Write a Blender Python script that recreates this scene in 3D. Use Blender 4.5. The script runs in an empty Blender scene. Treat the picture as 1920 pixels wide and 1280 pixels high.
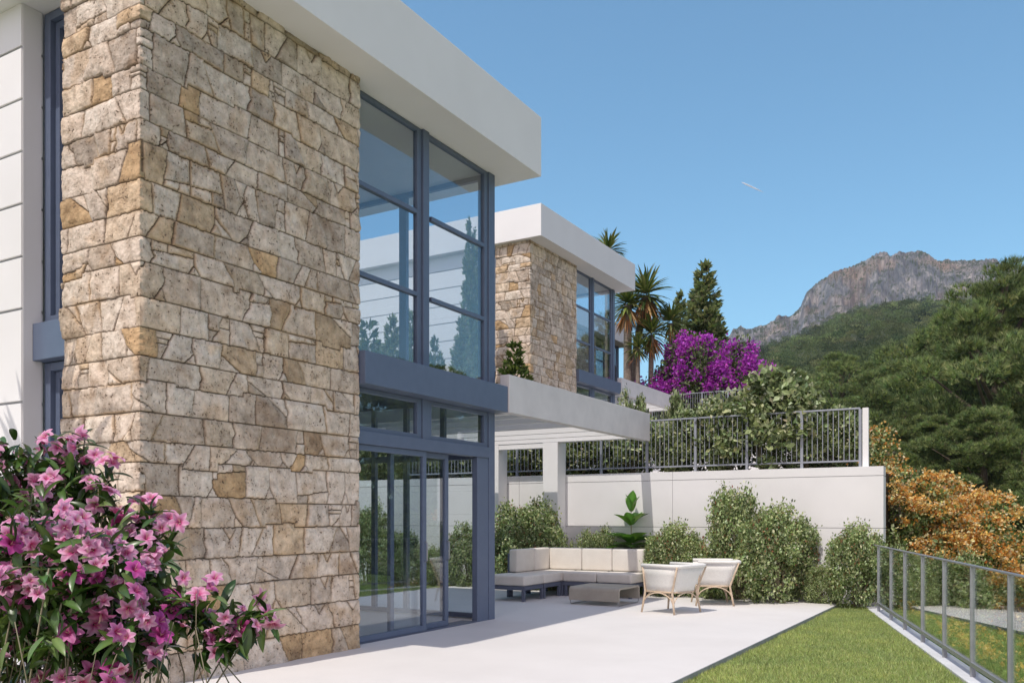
import bpy, bmesh, math, random
import numpy as np
from mathutils import Vector, Matrix
rng = np.random.default_rng(7)
random.seed(7)
SC = bpy.context.scene
COL = SC.collection

# ------------------------------------------------------------------ camera, sky, sun, exposure
FPX, HOR, EYE = 1626.0, 970.0, 1.5
TH = math.atan(955/1626)
FW = np.array([-math.sin(TH), math.cos(TH)]); RT = np.array([math.cos(TH), math.sin(TH)])
cam = bpy.data.cameras.new('camera'); camo = bpy.data.objects.new('camera', cam); COL.objects.link(camo)
camo.location = (0, 0, EYE); camo.rotation_euler = (math.pi/2, 0, TH)
cam.sensor_width = 36; cam.lens = FPX/1920*36; cam.shift_y = (HOR-640)/1920
cam.clip_start = 0.05; cam.clip_end = 9000
SC.camera = camo
SUN = Vector((-0.12, -1.0, 1.85)).normalized()
W = bpy.data.worlds.new('World'); SC.world = W; W.use_nodes = True
nt = W.node_tree; nt.nodes.clear()
sky = nt.nodes.new('ShaderNodeTexSky'); sky.sky_type = 'NISHITA'; sky.sun_disc = False
sky.sun_elevation = math.asin(SUN.z); sky.sun_rotation = math.atan2(SUN.x, SUN.y)
sky.air_density = 1.05; sky.dust_density = 0.3; sky.ozone_density = 5.5; sky.altitude = 0
bg = nt.nodes.new('ShaderNodeBackground'); bg.inputs[1].default_value = 0.15
wo = nt.nodes.new('ShaderNodeOutputWorld')
tin = nt.nodes.new('ShaderNodeMix'); tin.data_type = 'RGBA'; tin.blend_type = 'MULTIPLY'; tin.inputs[0].default_value = 1.0; tin.inputs[7].default_value = (0.70, 0.885, 0.80, 1)
nt.links.new(sky.outputs[0], tin.inputs[6]); 
# bright patch added to the sky behind the viewer as fill light for shade
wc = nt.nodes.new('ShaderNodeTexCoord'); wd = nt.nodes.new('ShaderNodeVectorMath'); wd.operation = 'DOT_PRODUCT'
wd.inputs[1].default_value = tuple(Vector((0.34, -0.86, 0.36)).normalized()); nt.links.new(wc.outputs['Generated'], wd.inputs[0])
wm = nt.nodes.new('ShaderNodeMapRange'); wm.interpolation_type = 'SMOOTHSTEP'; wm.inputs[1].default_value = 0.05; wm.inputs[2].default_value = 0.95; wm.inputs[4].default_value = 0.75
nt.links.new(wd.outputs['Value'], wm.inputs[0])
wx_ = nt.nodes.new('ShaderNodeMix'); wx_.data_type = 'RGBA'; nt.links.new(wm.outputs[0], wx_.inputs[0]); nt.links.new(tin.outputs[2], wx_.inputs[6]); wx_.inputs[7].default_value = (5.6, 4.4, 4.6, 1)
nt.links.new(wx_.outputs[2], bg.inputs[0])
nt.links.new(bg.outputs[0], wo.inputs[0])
sl = bpy.data.lights.new('sun', 'SUN'); sl.energy = 2.15; sl.angle = math.radians(0.5); sl.color = (1.0, 0.94, 0.86)
so = bpy.data.objects.new('sun', sl); COL.objects.link(so); so.rotation_euler = SUN.to_track_quat('Z', 'Y').to_euler()
SC.view_settings.view_transform = 'Standard'; SC.view_settings.look = 'None'
SC.view_settings.exposure = 0.64; SC.view_settings.gamma = 1.0
SC.render.engine = 'CYCLES'
SC.cycles.max_bounces = 10; SC.cycles.transparent_max_bounces = 24
SC.cycles.glossy_bounces = 4; SC.cycles.diffuse_bounces = 4; SC.cycles.transmission_bounces = 6
SC.cycles.use_denoising = True

def ratio(u):
    return (FPX*FW[0]+(u-960)*RT[0])/(FPX*FW[1]+(u-960)*RT[1])
def at_y(u, y):                       # ground point seen in column u at depth plane y
    return ratio(u)*y, y
def dep(x, y): return x*FW[0]+y*FW[1]
def zat(v, x, y): return EYE+(HOR-v)*dep(x, y)/FPX
def at_d(u, v, d):                    # point at distance d in front of the lens
    p = FW*d+RT*((u-960)/FPX*d)
    return np.array([p[0], p[1], EYE+(HOR-v)/FPX*d])

# ------------------------------------------------------------------ materials
def newmat(name):
    m = bpy.data.materials.new(name); m.use_nodes = True
    n = m.node_tree; n.nodes.clear()
    out = n.nodes.new('ShaderNodeOutputMaterial')
    b = n.nodes.new('ShaderNodeBsdfPrincipled'); n.links.new(b.outputs[0], out.inputs[0])
    return m, n, b, out
def nod(n, t, **k):
    x = n.nodes.new(t)
    for a, v in k.items():
        if a.startswith('i_'): x.inputs[a[2:].replace('_', ' ')].default_value = v
        else: setattr(x, a, v)
    return x
def coords(n, scale=(1, 1, 1)):
    tc = nod(n, 'ShaderNodeTexCoord'); mp = nod(n, 'ShaderNodeMapping')
    mp.inputs['Scale'].default_value = scale
    n.links.new(tc.outputs['Object'], mp.inputs[0]); return mp.outputs[0]
def surf(name, c1, c2, scale=3.0, rough=0.6, bump=0.1, bscale=60.0, metal=0.0, spec=0.5, detail=6, stretch=(1, 1, 1), bdist=0.01):
    m, n, b, out = newmat(name)
    co = coords(n, stretch)
    no = nod(n, 'ShaderNodeTexNoise'); no.inputs['Scale'].default_value = scale; no.inputs['Detail'].default_value = detail; no.inputs['Roughness'].default_value = 0.62
    n.links.new(co, no.inputs['Vector'])
    rp = nod(n, 'ShaderNodeValToRGB'); rp.color_ramp.elements[0].position = 0.32; rp.color_ramp.elements[1].position = 0.68
    rp.color_ramp.elements[0].color = (*c1, 1); rp.color_ramp.elements[1].color = (*c2, 1)
    n.links.new(no.outputs['Fac'], rp.inputs[0]); n.links.new(rp.outputs[0], b.inputs['Base Color'])
    b.inputs['Roughness'].default_value = rough; b.inputs['Metallic'].default_value = metal
    b.inputs['Specular IOR Level'].default_value = spec
    if bump:
        n2 = nod(n, 'ShaderNodeTexNoise'); n2.inputs['Scale'].default_value = bscale; n2.inputs['Detail'].default_value = 5
        n.links.new(co, n2.inputs['Vector'])
        bp = nod(n, 'ShaderNodeBump'); bp.inputs['Strength'].default_value = bump; bp.inputs['Distance'].default_value = bdist
        n.links.new(n2.outputs['Fac'], bp.inputs['Height']); n.links.new(bp.outputs[0], b.inputs['Normal'])
    return m
def leafmat(name, rough=0.5, trans=0.28, spec=0.35, tint=(1.25, 1.25, 0.7)):
    m, n, b, out = newmat(name)
    a = nod(n, 'ShaderNodeAttribute'); a.attribute_name = 'col'
    n.links.new(a.outputs['Color'], b.inputs['Base Color'])
    b.inputs['Roughness'].default_value = rough; b.inputs['Specular IOR Level'].default_value = spec
    t = nod(n, 'ShaderNodeBsdfTranslucent')
    mx = nod(n, 'ShaderNodeMix', data_type='RGBA', blend_type='MULTIPLY'); mx.inputs[0].default_value = 1.0
    n.links.new(a.outputs['Color'], mx.inputs[6]); mx.inputs[7].default_value = (*tint, 1)
    n.links.new(mx.outputs[2], t.inputs[0])
    ms = nod(n, 'ShaderNodeMixShader'); ms.inputs[0].default_value = trans
    n.links.new(b.outputs[0], ms.inputs[1]); n.links.new(t.outputs[0], ms.inputs[2]); n.links.new(ms.outputs[0], out.inputs[0])
    return m
def glassmat(name, tint=(0.92, 0.95, 0.97), boost=2.1):
    m, n, b, out = newmat(name)
    n.nodes.remove(b)
    tr = nod(n, 'ShaderNodeBsdfTransparent'); tr.inputs[0].default_value = (*tint, 1)
    gl = nod(n, 'ShaderNodeBsdfGlossy'); gl.inputs['Roughness'].default_value = 0.0; gl.inputs[0].default_value = (0.95, 0.97, 1, 1)
    ge = nod(n, 'ShaderNodeNewGeometry'); dt = nod(n, 'ShaderNodeVectorMath', operation='DOT_PRODUCT')
    n.links.new(ge.outputs['Incoming'], dt.inputs[0]); n.links.new(ge.outputs['Normal'], dt.inputs[1])
    ab = nod(n, 'ShaderNodeMath', operation='ABSOLUTE'); n.links.new(dt.outputs['Value'], ab.inputs[0])
    om = nod(n, 'ShaderNodeMath', operation='SUBTRACT'); om.inputs[0].default_value = 1.0; n.links.new(ab.outputs[0], om.inputs[1])
    pw = nod(n, 'ShaderNodeMath', operation='POWER'); pw.inputs[1].default_value = 5.0; n.links.new(om.outputs[0], pw.inputs[0])
    mu = nod(n, 'ShaderNodeMath', operation='MULTIPLY_ADD'); mu.use_clamp = True; mu.inputs[1].default_value = 0.96*boost; mu.inputs[2].default_value = 0.04*boost
    n.links.new(pw.outputs[0], mu.inputs[0])
    ms = nod(n, 'ShaderNodeMixShader'); n.links.new(mu.outputs[0], ms.inputs[0])
    n.links.new(tr.outputs[0], ms.inputs[1]); n.links.new(gl.outputs[0], ms.inputs[2]); n.links.new(ms.outputs[0], out.inputs[0])
    return m

M = {}
M['white'] = surf('white_render', (0.785, 0.765, 0.75), (0.825, 0.805, 0.79), 1.3, 0.85, 0.12, 90, spec=0.2, bdist=0.004)
M['cast'] = surf('pale_cast_concrete', (0.62, 0.59, 0.575), (0.72, 0.685, 0.665), 2.2, 0.85, 0.15, 60, spec=0.2, bdist=0.004)
M['wallwhite'] = surf('white_wall_panels', (0.74, 0.725, 0.715), (0.80, 0.785, 0.775), 0.9, 0.85, 0.1, 70, spec=0.2, bdist=0.004)
M['joint'] = surf('joint_grey', (0.25, 0.25, 0.26), (0.32, 0.32, 0.33), 4, 0.9, 0)
M['blue'] = surf('blue_grey_paint', (0.108, 0.137, 0.205), (0.122, 0.153, 0.225), 6, 0.42, 0.02, 300, spec=0.45, bdist=0.001)
M['slate'] = surf('slate_blue_paint', (0.10, 0.115, 0.165), (0.12, 0.135, 0.185), 6, 0.5, 0.02, 300, bdist=0.001)
M['steel'] = surf('galvanised_steel', (0.31, 0.315, 0.335), (0.38, 0.385, 0.405), 9, 0.38, 0.03, 200, metal=0.55, bdist=0.001)
M['fence'] = surf('grey_fence_metal', (0.29, 0.305, 0.345), (0.34, 0.355, 0.395), 9, 0.45, 0, metal=0.3)
M['terrace'] = surf('pale_terrace_floor', (0.635, 0.605, 0.58), (0.69, 0.66, 0.635), 0.8, 0.7, 0.06, 40, spec=0.25, bdist=0.003, detail=8)
M['kerb'] = surf('pale_kerb', (0.55, 0.55, 0.56), (0.66, 0.66, 0.67), 3, 0.8, 0.1, 60)
M['edge'] = surf('grey_edge', (0.28, 0.29, 0.29), (0.36, 0.37, 0.37), 5, 0.8, 0.1, 60)
M['cushion'] = surf('cream_cushion_fabric', (0.67, 0.625, 0.56), (0.73, 0.685, 0.62), 5, 0.9, 0.25, 420, spec=0.15, bdist=0.002)
M['loom'] = surf('cream_woven_fibre', (0.74, 0.72, 0.68), (0.80, 0.78, 0.74), 30, 0.85, 0.5, 260, spec=0.2, bdist=0.003)
M['rattan'] = surf('pale_rattan', (0.50, 0.37, 0.25), (0.66, 0.53, 0.40), 24, 0.55, 0.2, 120, bdist=0.002)
M['table'] = surf('taupe_table_slab', (0.33, 0.30, 0.25), (0.39, 0.355, 0.30), 4, 0.6, 0.06, 150, bdist=0.002)
M['bark'] = surf('rough_bark', (0.10, 0.075, 0.055), (0.20, 0.16, 0.125), 12, 0.9, 0.7, 30, spec=0.2, stretch=(1, 1, 0.25), bdist=0.02)
M['yuccabark'] = surf('yucca_bark', (0.17, 0.13, 0.10), (0.33, 0.27, 0.22), 9, 0.9, 0.8, 18, spec=0.2, stretch=(1, 1, 3.0), bdist=0.03)
M['twig'] = surf('twig', (0.17, 0.14, 0.09), (0.30, 0.26, 0.18), 10, 0.8, 0, spec=0.2)
M['soil'] = surf('dark_soil', (0.06, 0.045, 0.03), (0.13, 0.10, 0.07), 6, 0.95, 0.6, 30, spec=0.1, bdist=0.03)
M['lawn'] = surf('lawn_soil', (0.13, 0.17, 0.045), (0.18, 0.22, 0.065), 5, 0.95, 0.5, 50, spec=0.1, bdist=0.02)
M['meadow'] = surf('garden_grass', (0.10, 0.155, 0.03), (0.20, 0.25, 0.06), 1.8, 0.95, 0.8, 14, spec=0.1, bdist=0.08)
M['path'] = surf('sandy_path', (0.58, 0.43, 0.28), (0.68, 0.53, 0.38), 3, 0.95, 0.4, 40, spec=0.1, bdist=0.01)
M['glass'] = glassmat('window_glass')
M['railglass'] = glassmat('railing_glass', (0.93, 0.97, 0.94), 1.2)
M['leaf'] = leafmat('leaf')
M['gloss'] = leafmat('glossy_leaf', 0.32, 0.2, 0.5)
M['needle'] = leafmat('needle', 0.6, 0.35, 0.15)
M['petal'] = leafmat('petal', 0.55, 0.35, 0.2, (1.1, 1.0, 1.05))
M['grassblade'] = leafmat('grass_blade', 0.6, 0.3, 0.2)

def stonemat():
    m, n, b, out = newmat('rough_limestone')
    a = nod(n, 'ShaderNodeAttribute'); a.attribute_name = 'col'
    co = coords(n)
    n1 = nod(n, 'ShaderNodeTexNoise'); n1.inputs['Scale'].default_value = 9; n1.inputs['Detail'].default_value = 8; n1.inputs['Roughness'].default_value = 0.7
    n.links.new(co, n1.inputs['Vector'])
    rp = nod(n, 'ShaderNodeValToRGB'); e = rp.color_ramp.elements
    e[0].position = 0.3; e[0].color = (0.60, 0.53, 0.46, 1); e[1].position = 0.66; e[1].color = (1.1, 1.08, 1.05, 1)
    n.links.new(n1.outputs['Fac'], rp.inputs[0])
    mx = nod(n, 'ShaderNodeMix', data_type='RGBA', blend_type='MULTIPLY'); mx.inputs[0].default_value = 1
    n.links.new(a.outputs['Color'], mx.inputs[6]); n.links.new(rp.outputs[0], mx.inputs[7])
    # pores of the travertine
    v = nod(n, 'ShaderNodeTexNoise'); v.inputs['Scale'].default_value = 48; v.inputs['Detail'].default_value = 3
    n.links.new(co, v.inputs['Vector'])
    pr = nod(n, 'ShaderNodeMapRange'); pr.inputs[1].default_value = 0.55; pr.inputs[2].default_value = 0.64
    pa = nod(n, 'ShaderNodeMath', operation='MULTIPLY_ADD'); pa.inputs[1].default_value = 0.55; n.links.new(n1.outputs['Fac'], pa.inputs[0]); n.links.new(v.outputs['Fac'], pa.inputs[2]); n.links.new(pa.outputs[0], pr.inputs[0])
    m2 = nod(n, 'ShaderNodeMix', data_type='RGBA', blend_type='MIX')
    m2.inputs[6].default_value = (0.16, 0.115, 0.075, 1)
    n.links.new(pr.outputs[0], m2.inputs[0]); n.links.new(mx.outputs[2], m2.inputs[7])
    n.links.new(m2.outputs[2], b.inputs['Base Color'])
    b.inputs['Roughness'].default_value = 0.85; b.inputs['Specular IOR Level'].default_value = 0.25
    f = nod(n, 'ShaderNodeTexNoise'); f.inputs['Scale'].default_value = 34; f.inputs['Detail'].default_value = 9; f.inputs['Roughness'].default_value = 0.68
    n.links.new(co, f.inputs['Vector'])
    ad = nod(n, 'ShaderNodeMath', operation='MULTIPLY_ADD'); ad.inputs[1].default_value = 0.55
    n.links.new(pr.outputs[0], ad.inputs[0]); n.links.new(f.outputs['Fac'], ad.inputs[2])
    bp = nod(n, 'ShaderNodeBump'); bp.inputs['Strength'].default_value = 0.9; bp.inputs['Distance'].default_value = 0.018
    n.links.new(ad.outputs[0], bp.inputs['Height']); n.links.new(bp.outputs[0], b.inputs['Normal'])
    return m
M['stone'] = stonemat()

def hillmat():
    m, n, b, out = newmat('mountain_rock')
    co = coords(n)
    ge = nod(n, 'ShaderNodeNewGeometry'); sx = nod(n, 'ShaderNodeSeparateXYZ'); n.links.new(ge.outputs['Normal'], sx.inputs[0])
    n1 = nod(n, 'ShaderNodeTexNoise'); n1.inputs['Scale'].default_value = 0.055; n1.inputs['Detail'].default_value = 10; n1.inputs['Roughness'].default_value = 0.7
    mp2 = nod(n, 'ShaderNodeMapping'); mp2.inputs['Scale'].default_value = (1, 1, 0.35); n.links.new(co, mp2.inputs[0]); n.links.new(mp2.outputs[0], n1.inputs['Vector'])
    rp = nod(n, 'ShaderNodeValToRGB'); e = rp.color_ramp.elements
    e[0].position = 0.32; e[0].color = (0.075, 0.078, 0.095, 1); e[1].position = 0.66; e[1].color = (0.45, 0.405, 0.385, 1)
    k = e.new(0.5); k.color = (0.185, 0.185, 0.195, 1)
    n.links.new(n1.outputs['Fac'], rp.inputs[0])
    n2 = nod(n, 'ShaderNodeTexNoise'); n2.inputs['Scale'].default_value = 0.016; n2.inputs['Detail'].default_value = 5; n.links.new(co, n2.inputs['Vector'])
    ro = nod(n, 'ShaderNodeMix', data_type='RGBA', blend_type='MIX'); r2 = nod(n, 'ShaderNodeMapRange'); r2.inputs[1].default_value = 0.5; r2.inputs[2].default_value = 0.72; r2.inputs[4].default_value = 0.6
    n.links.new(n2.outputs['Fac'], r2.inputs[0]); n.links.new(r2.outputs[0], ro.inputs[0]); n.links.new(rp.outputs[0], ro.inputs[6]); ro.inputs[7].default_value = (0.40, 0.26, 0.17, 1)
    # scrub on the ledges
    n3 = nod(n, 'ShaderNodeTexNoise'); n3.inputs['Scale'].default_value = 0.09; n3.inputs['Detail'].default_value = 8; n3.inputs['Roughness'].default_value = 0.7; n.links.new(co, n3.inputs['Vector'])
    ad = nod(n, 'ShaderNodeMath', operation='ADD'); n.links.new(n3.outputs['Fac'], ad.inputs[0]); n.links.new(sx.outputs[2], ad.inputs[1])
    r3 = nod(n, 'ShaderNodeMapRange'); r3.inputs[1].default_value = 1.12; r3.inputs[2].default_value = 1.32; n.links.new(ad.outputs[0], r3.inputs[0])
    gm = nod(n, 'ShaderNodeMix', data_type='RGBA', blend_type='MIX'); n.links.new(r3.outputs[0], gm.inputs[0]); n.links.new(ro.outputs[2], gm.inputs[6]); gm.inputs[7].default_value = (0.045, 0.06, 0.025, 1)
    n.links.new(gm.outputs[2], b.inputs['Base Color'])
    b.inputs['Roughness'].default_value = 0.95; b.inputs['Specular IOR Level'].default_value = 0.1
    bp = nod(n, 'ShaderNodeBump'); bp.inputs['Strength'].default_value = 0.9; bp.inputs['Distance'].default_value = 9
    n.links.new(n1.outputs['Fac'], bp.inputs['Height']); n.links.new(bp.outputs[0], b.inputs['Normal'])
    return m
M['mountain'] = hillmat()
M['hillsoil'] = surf('forest_floor', (0.035, 0.045, 0.018), (0.09, 0.09, 0.05), 0.3, 0.95, 0.5, 0.6, spec=0.1, bdist=0.5)

# ------------------------------------------------------------------ mesh helpers
def tag(o, label=None, cat=None, group=None, kind=None):
    if label: o['label'] = label
    if cat: o['category'] = cat
    if group: o['group'] = group
    if kind: o['kind'] = kind
    return o
BASE = {}
def thing(name, loc, label, cat, group=None, rz=0.0):
    o = bpy.data.objects.new(name, None); COL.objects.link(o); o.empty_display_size = 0.2
    o.location = loc; o.rotation_euler = (0, 0, rz)
    BASE[o.name] = np.array(loc, float) if rz == 0 else np.zeros(3)
    return tag(o, label, cat, group)
def link(name, me, parent=None, mats=(), local=False):
    o = bpy.data.objects.new(name, me); COL.objects.link(o)
    for m in mats: me.materials.append(m)
    if parent is not None:
        o.parent = parent; BASE[o.name] = BASE.get(parent.name, np.zeros(3))
    return o
def children(o): return [c for c in COL.objects if c.parent == o]
KIDS = {}
def copy_tree(o, parent=None):
    c = o.copy(); COL.objects.link(c)
    if parent is not None: c.parent = parent
    for ch in list(o.children): copy_tree(ch, c)
    return c
def mesh_np(name, V, Fs, col=None, smooth=False, off=None, mi=None):
    V = np.asarray(V, np.float32)
    if off is not None: V = V-np.asarray(off, np.float32)
    if not isinstance(Fs, (list, tuple)): Fs = [Fs]
    Fs = [np.asarray(f, np.int32) for f in Fs if len(f)]
    lt = np.concatenate([np.full(len(f), f.shape[1], np.int32) for f in Fs])
    li = np.concatenate([f.ravel() for f in Fs])
    ls = np.concatenate([[0], np.cumsum(lt)[:-1]]).astype(np.int32)
    me = bpy.data.meshes.new(name)
    me.vertices.add(len(V)); me.vertices.foreach_set('co', V.ravel())
    me.loops.add(len(li)); me.loops.foreach_set('vertex_index', li)
    me.polygons.add(len(lt)); me.polygons.foreach_set('loop_start', ls); me.polygons.foreach_set('loop_total', lt)
    if mi is not None: me.polygons.foreach_set('material_index', np.asarray(mi, np.int32))
    me.update(calc_edges=True)
    me.polygons.foreach_set('use_smooth', np.full(len(lt), bool(smooth)))
    if col is not None:
        a = me.color_attributes.new('col', 'FLOAT_COLOR', 'POINT')
        c = np.ones((len(V), 4), np.float32); c[:, :3] = col
        a.data.foreach_set('color', c.ravel())
    return me

class MB:
    """collects boxes, tubes and prisms of one part"""
    def __init__(s): s.V = []; s.F = []; s.n = 0; s.sm = False
    def add(s, V, F):
        s.V.append(np.asarray(V, float)); s.F += [tuple(i+s.n for i in f) for f in F]; s.n += len(V)
    def box(s, x0, x1, y0, y1, z0, z1):
        V = [(x, y, z) for z in (z0, z1) for y in (y0, y1) for x in (x0, x1)]
        s.add(V, [(0, 2, 3, 1), (4, 5, 7, 6), (0, 1, 5, 4), (2, 6, 7, 3), (0, 4, 6, 2), (1, 3, 7, 5)]); return s
    def prism(s, pts, a, b, axis='x'):
        k = len(pts); P = []
        for t in (a, b):
            for p, q in pts:
                P.append((t, p, q) if axis == 'x' else (p, t, q) if axis == 'y' else (p, q, t))
        F = [tuple(range(k))[::-1], tuple(range(k, 2*k))]+[(i, (i+1) % k, (i+1) % k+k, i+k) for i in range(k)]
        s.add(P, F); return s
    def tube(s, pts, r, n=8, cap=True):
        pts = np.asarray(pts, float); k = len(pts); r = np.broadcast_to(np.asarray(r, float), (k,))
        V = []; t0 = None
        for i in range(k):
            t = pts[min(i+1, k-1)]-pts[max(i-1, 0)]; t /= np.linalg.norm(t)+1e-9
            if t0 is None:
                a = np.cross(t, (0, 0, 1.0));
                if np.linalg.norm(a) < 0.05: a = np.cross(t, (0, 1.0, 0))
            else: a = t0-t*np.dot(t0, t)
            a /= np.linalg.norm(a)+1e-9; t0 = a; b = np.cross(t, a)
            for j in range(n):
                w = 2*math.pi*j/n; V.append(pts[i]+r[i]*(math.cos(w)*a+math.sin(w)*b))
        F = [(i*n+j, i*n+(j+1) % n, (i+1)*n+(j+1) % n, (i+1)*n+j) for i in range(k-1) for j in range(n)]
        if cap: F += [tuple(range(n))[::-1], tuple(range((k-1)*n, k*n))]
        s.add(V, F); return s
    def build(s, name, mat, parent=None, bevel=0.0, smooth=False, seg=2):
        V = np.concatenate(s.V)
        off = BASE.get(parent.name) if parent is not None else None
        if off is not None: V = V-off
        me = bpy.data.meshes.new(name); me.from_pydata([tuple(v) for v in V], [], s.F)
        bm = bmesh.new(); bm.from_mesh(me); bmesh.ops.recalc_face_normals(bm, faces=bm.faces)
        if bevel: bmesh.ops.bevel(bm, geom=[e for e in bm.edges if len(e.link_faces) == 2 and e.calc_face_angle(0) > 0.6], offset=bevel, segments=seg, profile=0.5, affect='EDGES')
        bm.to_mesh(me); bm.free()
        if smooth: me.polygons.foreach_set('use_smooth', np.full(len(me.polygons), True))
        o = link(name, me, parent, [mat] if mat else []); return o
def structure(o): o['kind'] = 'structure'; return o

# value noise
def _hash(ix, iy, iz, seed):
    h = (ix*374761393+iy*668265263+iz*2147483647+seed*974634541) & 0xffffffff
    h = ((h ^ (h >> 13))*1274126177) & 0xffffffff
    return ((h ^ (h >> 16)) & 0xffff)/65535.0
def vnoise(x, y, z=0.0, seed=0):
    x, y, z = np.broadcast_arrays(np.asarray(x, float), np.asarray(y, float), np.asarray(z, float))
    ix = np.floor(x).astype(np.int64); iy = np.floor(y).astype(np.int64); iz = np.floor(z).astype(np.int64)
    fx = x-ix; fy = y-iy; fz = z-iz
    fx = fx*fx*(3-2*fx); fy = fy*fy*(3-2*fy); fz = fz*fz*(3-2*fz)
    r = 0
    for a in (0, 1):
        for b in (0, 1):
            for c in (0, 1):
                w = (fx if a else 1-fx)*(fy if b else 1-fy)*(fz if c else 1-fz)
                r = r+w*_hash(ix+a, iy+b, iz+c, seed)
    return r*2-1
def fbm(x, y, z=0.0, oct=4, seed=0, gain=0.5):
    r = 0; a = 1; f = 1; t = 0
    for i in range(oct):
        r = r+a*vnoise(x*f, y*f, np.asarray(z)*f, seed+i*17); t += a; a *= gain; f *= 2.03
    return r/t
def sstep(a, b, x):
    t = np.clip((x-a)/(b-a), 0, 1); return t*t*(3-2*t)

# scattering of small templates
def norm(v): return v/(np.linalg.norm(v, axis=-1, keepdims=True)+1e-9)
def frames(d, up=None, jit=0.0):
    """rotation matrices whose y axis is d and whose z axis leans to up"""
    d = norm(np.asarray(d, float)); n = len(d)
    if up is None: up = rng.normal(size=(n, 3))
    up = np.broadcast_to(np.asarray(up, float), (n, 3))+jit*rng.normal(size=(n, 3))
    x = norm(np.cross(d, up)); z = np.cross(x, d)
    return np.stack([x, d, z], axis=2)
def scatter(TV, TF, pos, R, s, col=None, tcol=None):
    TV = np.asarray(TV, float); TF = np.asarray(TF); n = len(pos); k = len(TV)
    s = np.asarray(s, float); s = s[:, None, None] if s.ndim == 1 else s[:, None, :]
    V = np.einsum('nij,nkj->nki', R, TV[None]*s)+np.asarray(pos)[:, None]
    F = (TF[None]+(np.arange(n)*k)[:, None, None]).reshape(-1, TF.shape[1])
    C = None
    if col is not None:
        C = np.repeat(np.asarray(col)[:, None], k, 1)
        if tcol is not None: C = C*np.asarray(tcol)[None]
        C = C.reshape(-1, 3)
    return V.reshape(-1, 3), F, C
def join(parts):
    Vs, Fs, Cs = [], [], []; n = 0; by = {}
    for V, F, C in parts:
        Vs.append(V); Cs.append(C); by.setdefault(F.shape[1], []).append(F+n); n += len(V)
    return np.concatenate(Vs), [np.concatenate(f) for f in by.values()], np.concatenate(Cs)
QUAD = (np.array([(0, 0, 0), (0.5, 0.5, 0.1), (0, 1, 0), (-0.5, 0.5, 0.1)]), np.array([(0, 1, 2, 3)]))
TRI = (np.array([(-0.5, 0, 0), (0.5, 0, 0), (0, 1, 0)]), np.array([(0, 1, 2)]))
def blade(nseg, width, droop, fold=0.0):
    """strip leaf along y, drooping in -z, folded along its midrib"""
    V = []; F = []
    for i in range(nseg+1):
        t = i/nseg; w = width*(math.sin(math.pi*min(1, t*0.9+0.1))**0.8 if i < nseg else 0.03)
        y = t*math.cos(droop*t*0.7); z = -droop*0.5*t*t
        V += [(-w/2, y, z+fold*w), (0, y, z), (w/2, y, z+fold*w)]
    for i in range(nseg):
        a = i*3; F += [(a, a+1, a+4, a+3), (a+1, a+2, a+5, a+4)]
    return np.array(V), np.array(F)

def palette(cols, n, jit=0.15):
    c = np.asarray(cols, float)[rng.integers(0, len(cols), n)]
    return np.clip(c*(1+jit*rng.normal(size=(n, 1)))*(1+0.06*rng.normal(size=(n, 3))), 0.004, 0.95)

# ------------------------------------------------------------------ ground, terrace, terrain
def sheet(name, x0, x1, y0, y1, z0, z1, mat, bevel=0.0):
    return structure(MB().box(x0, x1, y0, y1, z0, z1).build(name, mat, None, bevel))
XE = -2.73                                            # terrace edge
sheet('terrace', -10.79, XE-0.012, -8, 16.05, -0.3, 0.0, M['terrace'])
sheet('terrace_edging', XE-0.012, XE, -8, 16.062, -0.3, 0.004, M['edge'])
sheet('planting_bed', -18, -2.2, 16.062, 16.45, -0.3, -0.03, M['soil'])
sheet('side_lawn', -24, -10.79, -8, 16.06, -0.3, -0.04, M['lawn'])
def xrail(y): return -2.0+(15.18-y)*0.2758
b = MB(); b.add([(XE, -8, -0.07), (xrail(-8)-0.10, -8, -0.07), (xrail(16.45)-0.10, 16.45, -0.07), (XE, 16.45, -0.07)], [(0, 1, 2, 3)])
structure(b.build('lawn', M['lawn']))
# kerb beneath the glass railing
RD = np.array([-0.2658, 0.964]); RN = np.array([0.964, 0.2658])
def railp(y, o=0.0): return np.array([xrail(y), y])+RN*o
b = MB(); p = [railp(-6, -0.11), railp(-6, 0.12), railp(16.2, 0.12), railp(16.2, -0.11)]
b.prism([tuple(q) for q in p], -0.6, -0.02, 'z'); structure(b.build('kerb', M['kerb'], None, 0.008))

UNIT = np.array([-5.1, 16.05, 2.6])
sheet('upper_garden', -40, -2.3, 16.7, 32.4, 1.2, 2.38, M['soil'])
sheet('upper_garden', -45, -7.4, 32.75, 62, 3.6, 5.22, M['soil'])
sheet('house_terrace', -24, -8.0, 18.2, 32.38, 2.38, 2.6, M['terrace'])

def east_z(x, y):
    xr = np.where(y < 16.4, xrail(y)+0.1, -2.05)
    e = np.maximum(x-xr, 0)
    return -0.12-0.42*np.minimum(e, 4)-0.05*np.clip(e-4, 0, 60)+0.09*fbm(x*0.8, y*0.8, seed=3)
xs = np.linspace(-2.9, 46, 150); ys = np.linspace(-12, 60, 160)
gx, gy = np.meshgrid(xs, ys); gz_ = east_z(gx, gy)
gz_ = np.where((gy < 16.4) & (gx < xrail(gy)), -0.6, gz_)
nx, ny = len(xs), len(ys)
idx = np.arange(nx*ny).reshape(ny, nx)
GF = np.stack([idx[:-1, :-1], idx[:-1, 1:], idx[1:, 1:], idx[1:, :-1]], -1).reshape(-1, 4)
structure(link('garden_slope', mesh_np('garden_slope', np.stack([gx, gy, gz_], -1).reshape(-1, 3), GF, smooth=True), None, [M['meadow']]))
sheet('ground', -1490, 1890, -110, 2290, -9.0, -8.0, M['hillsoil'])

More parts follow.
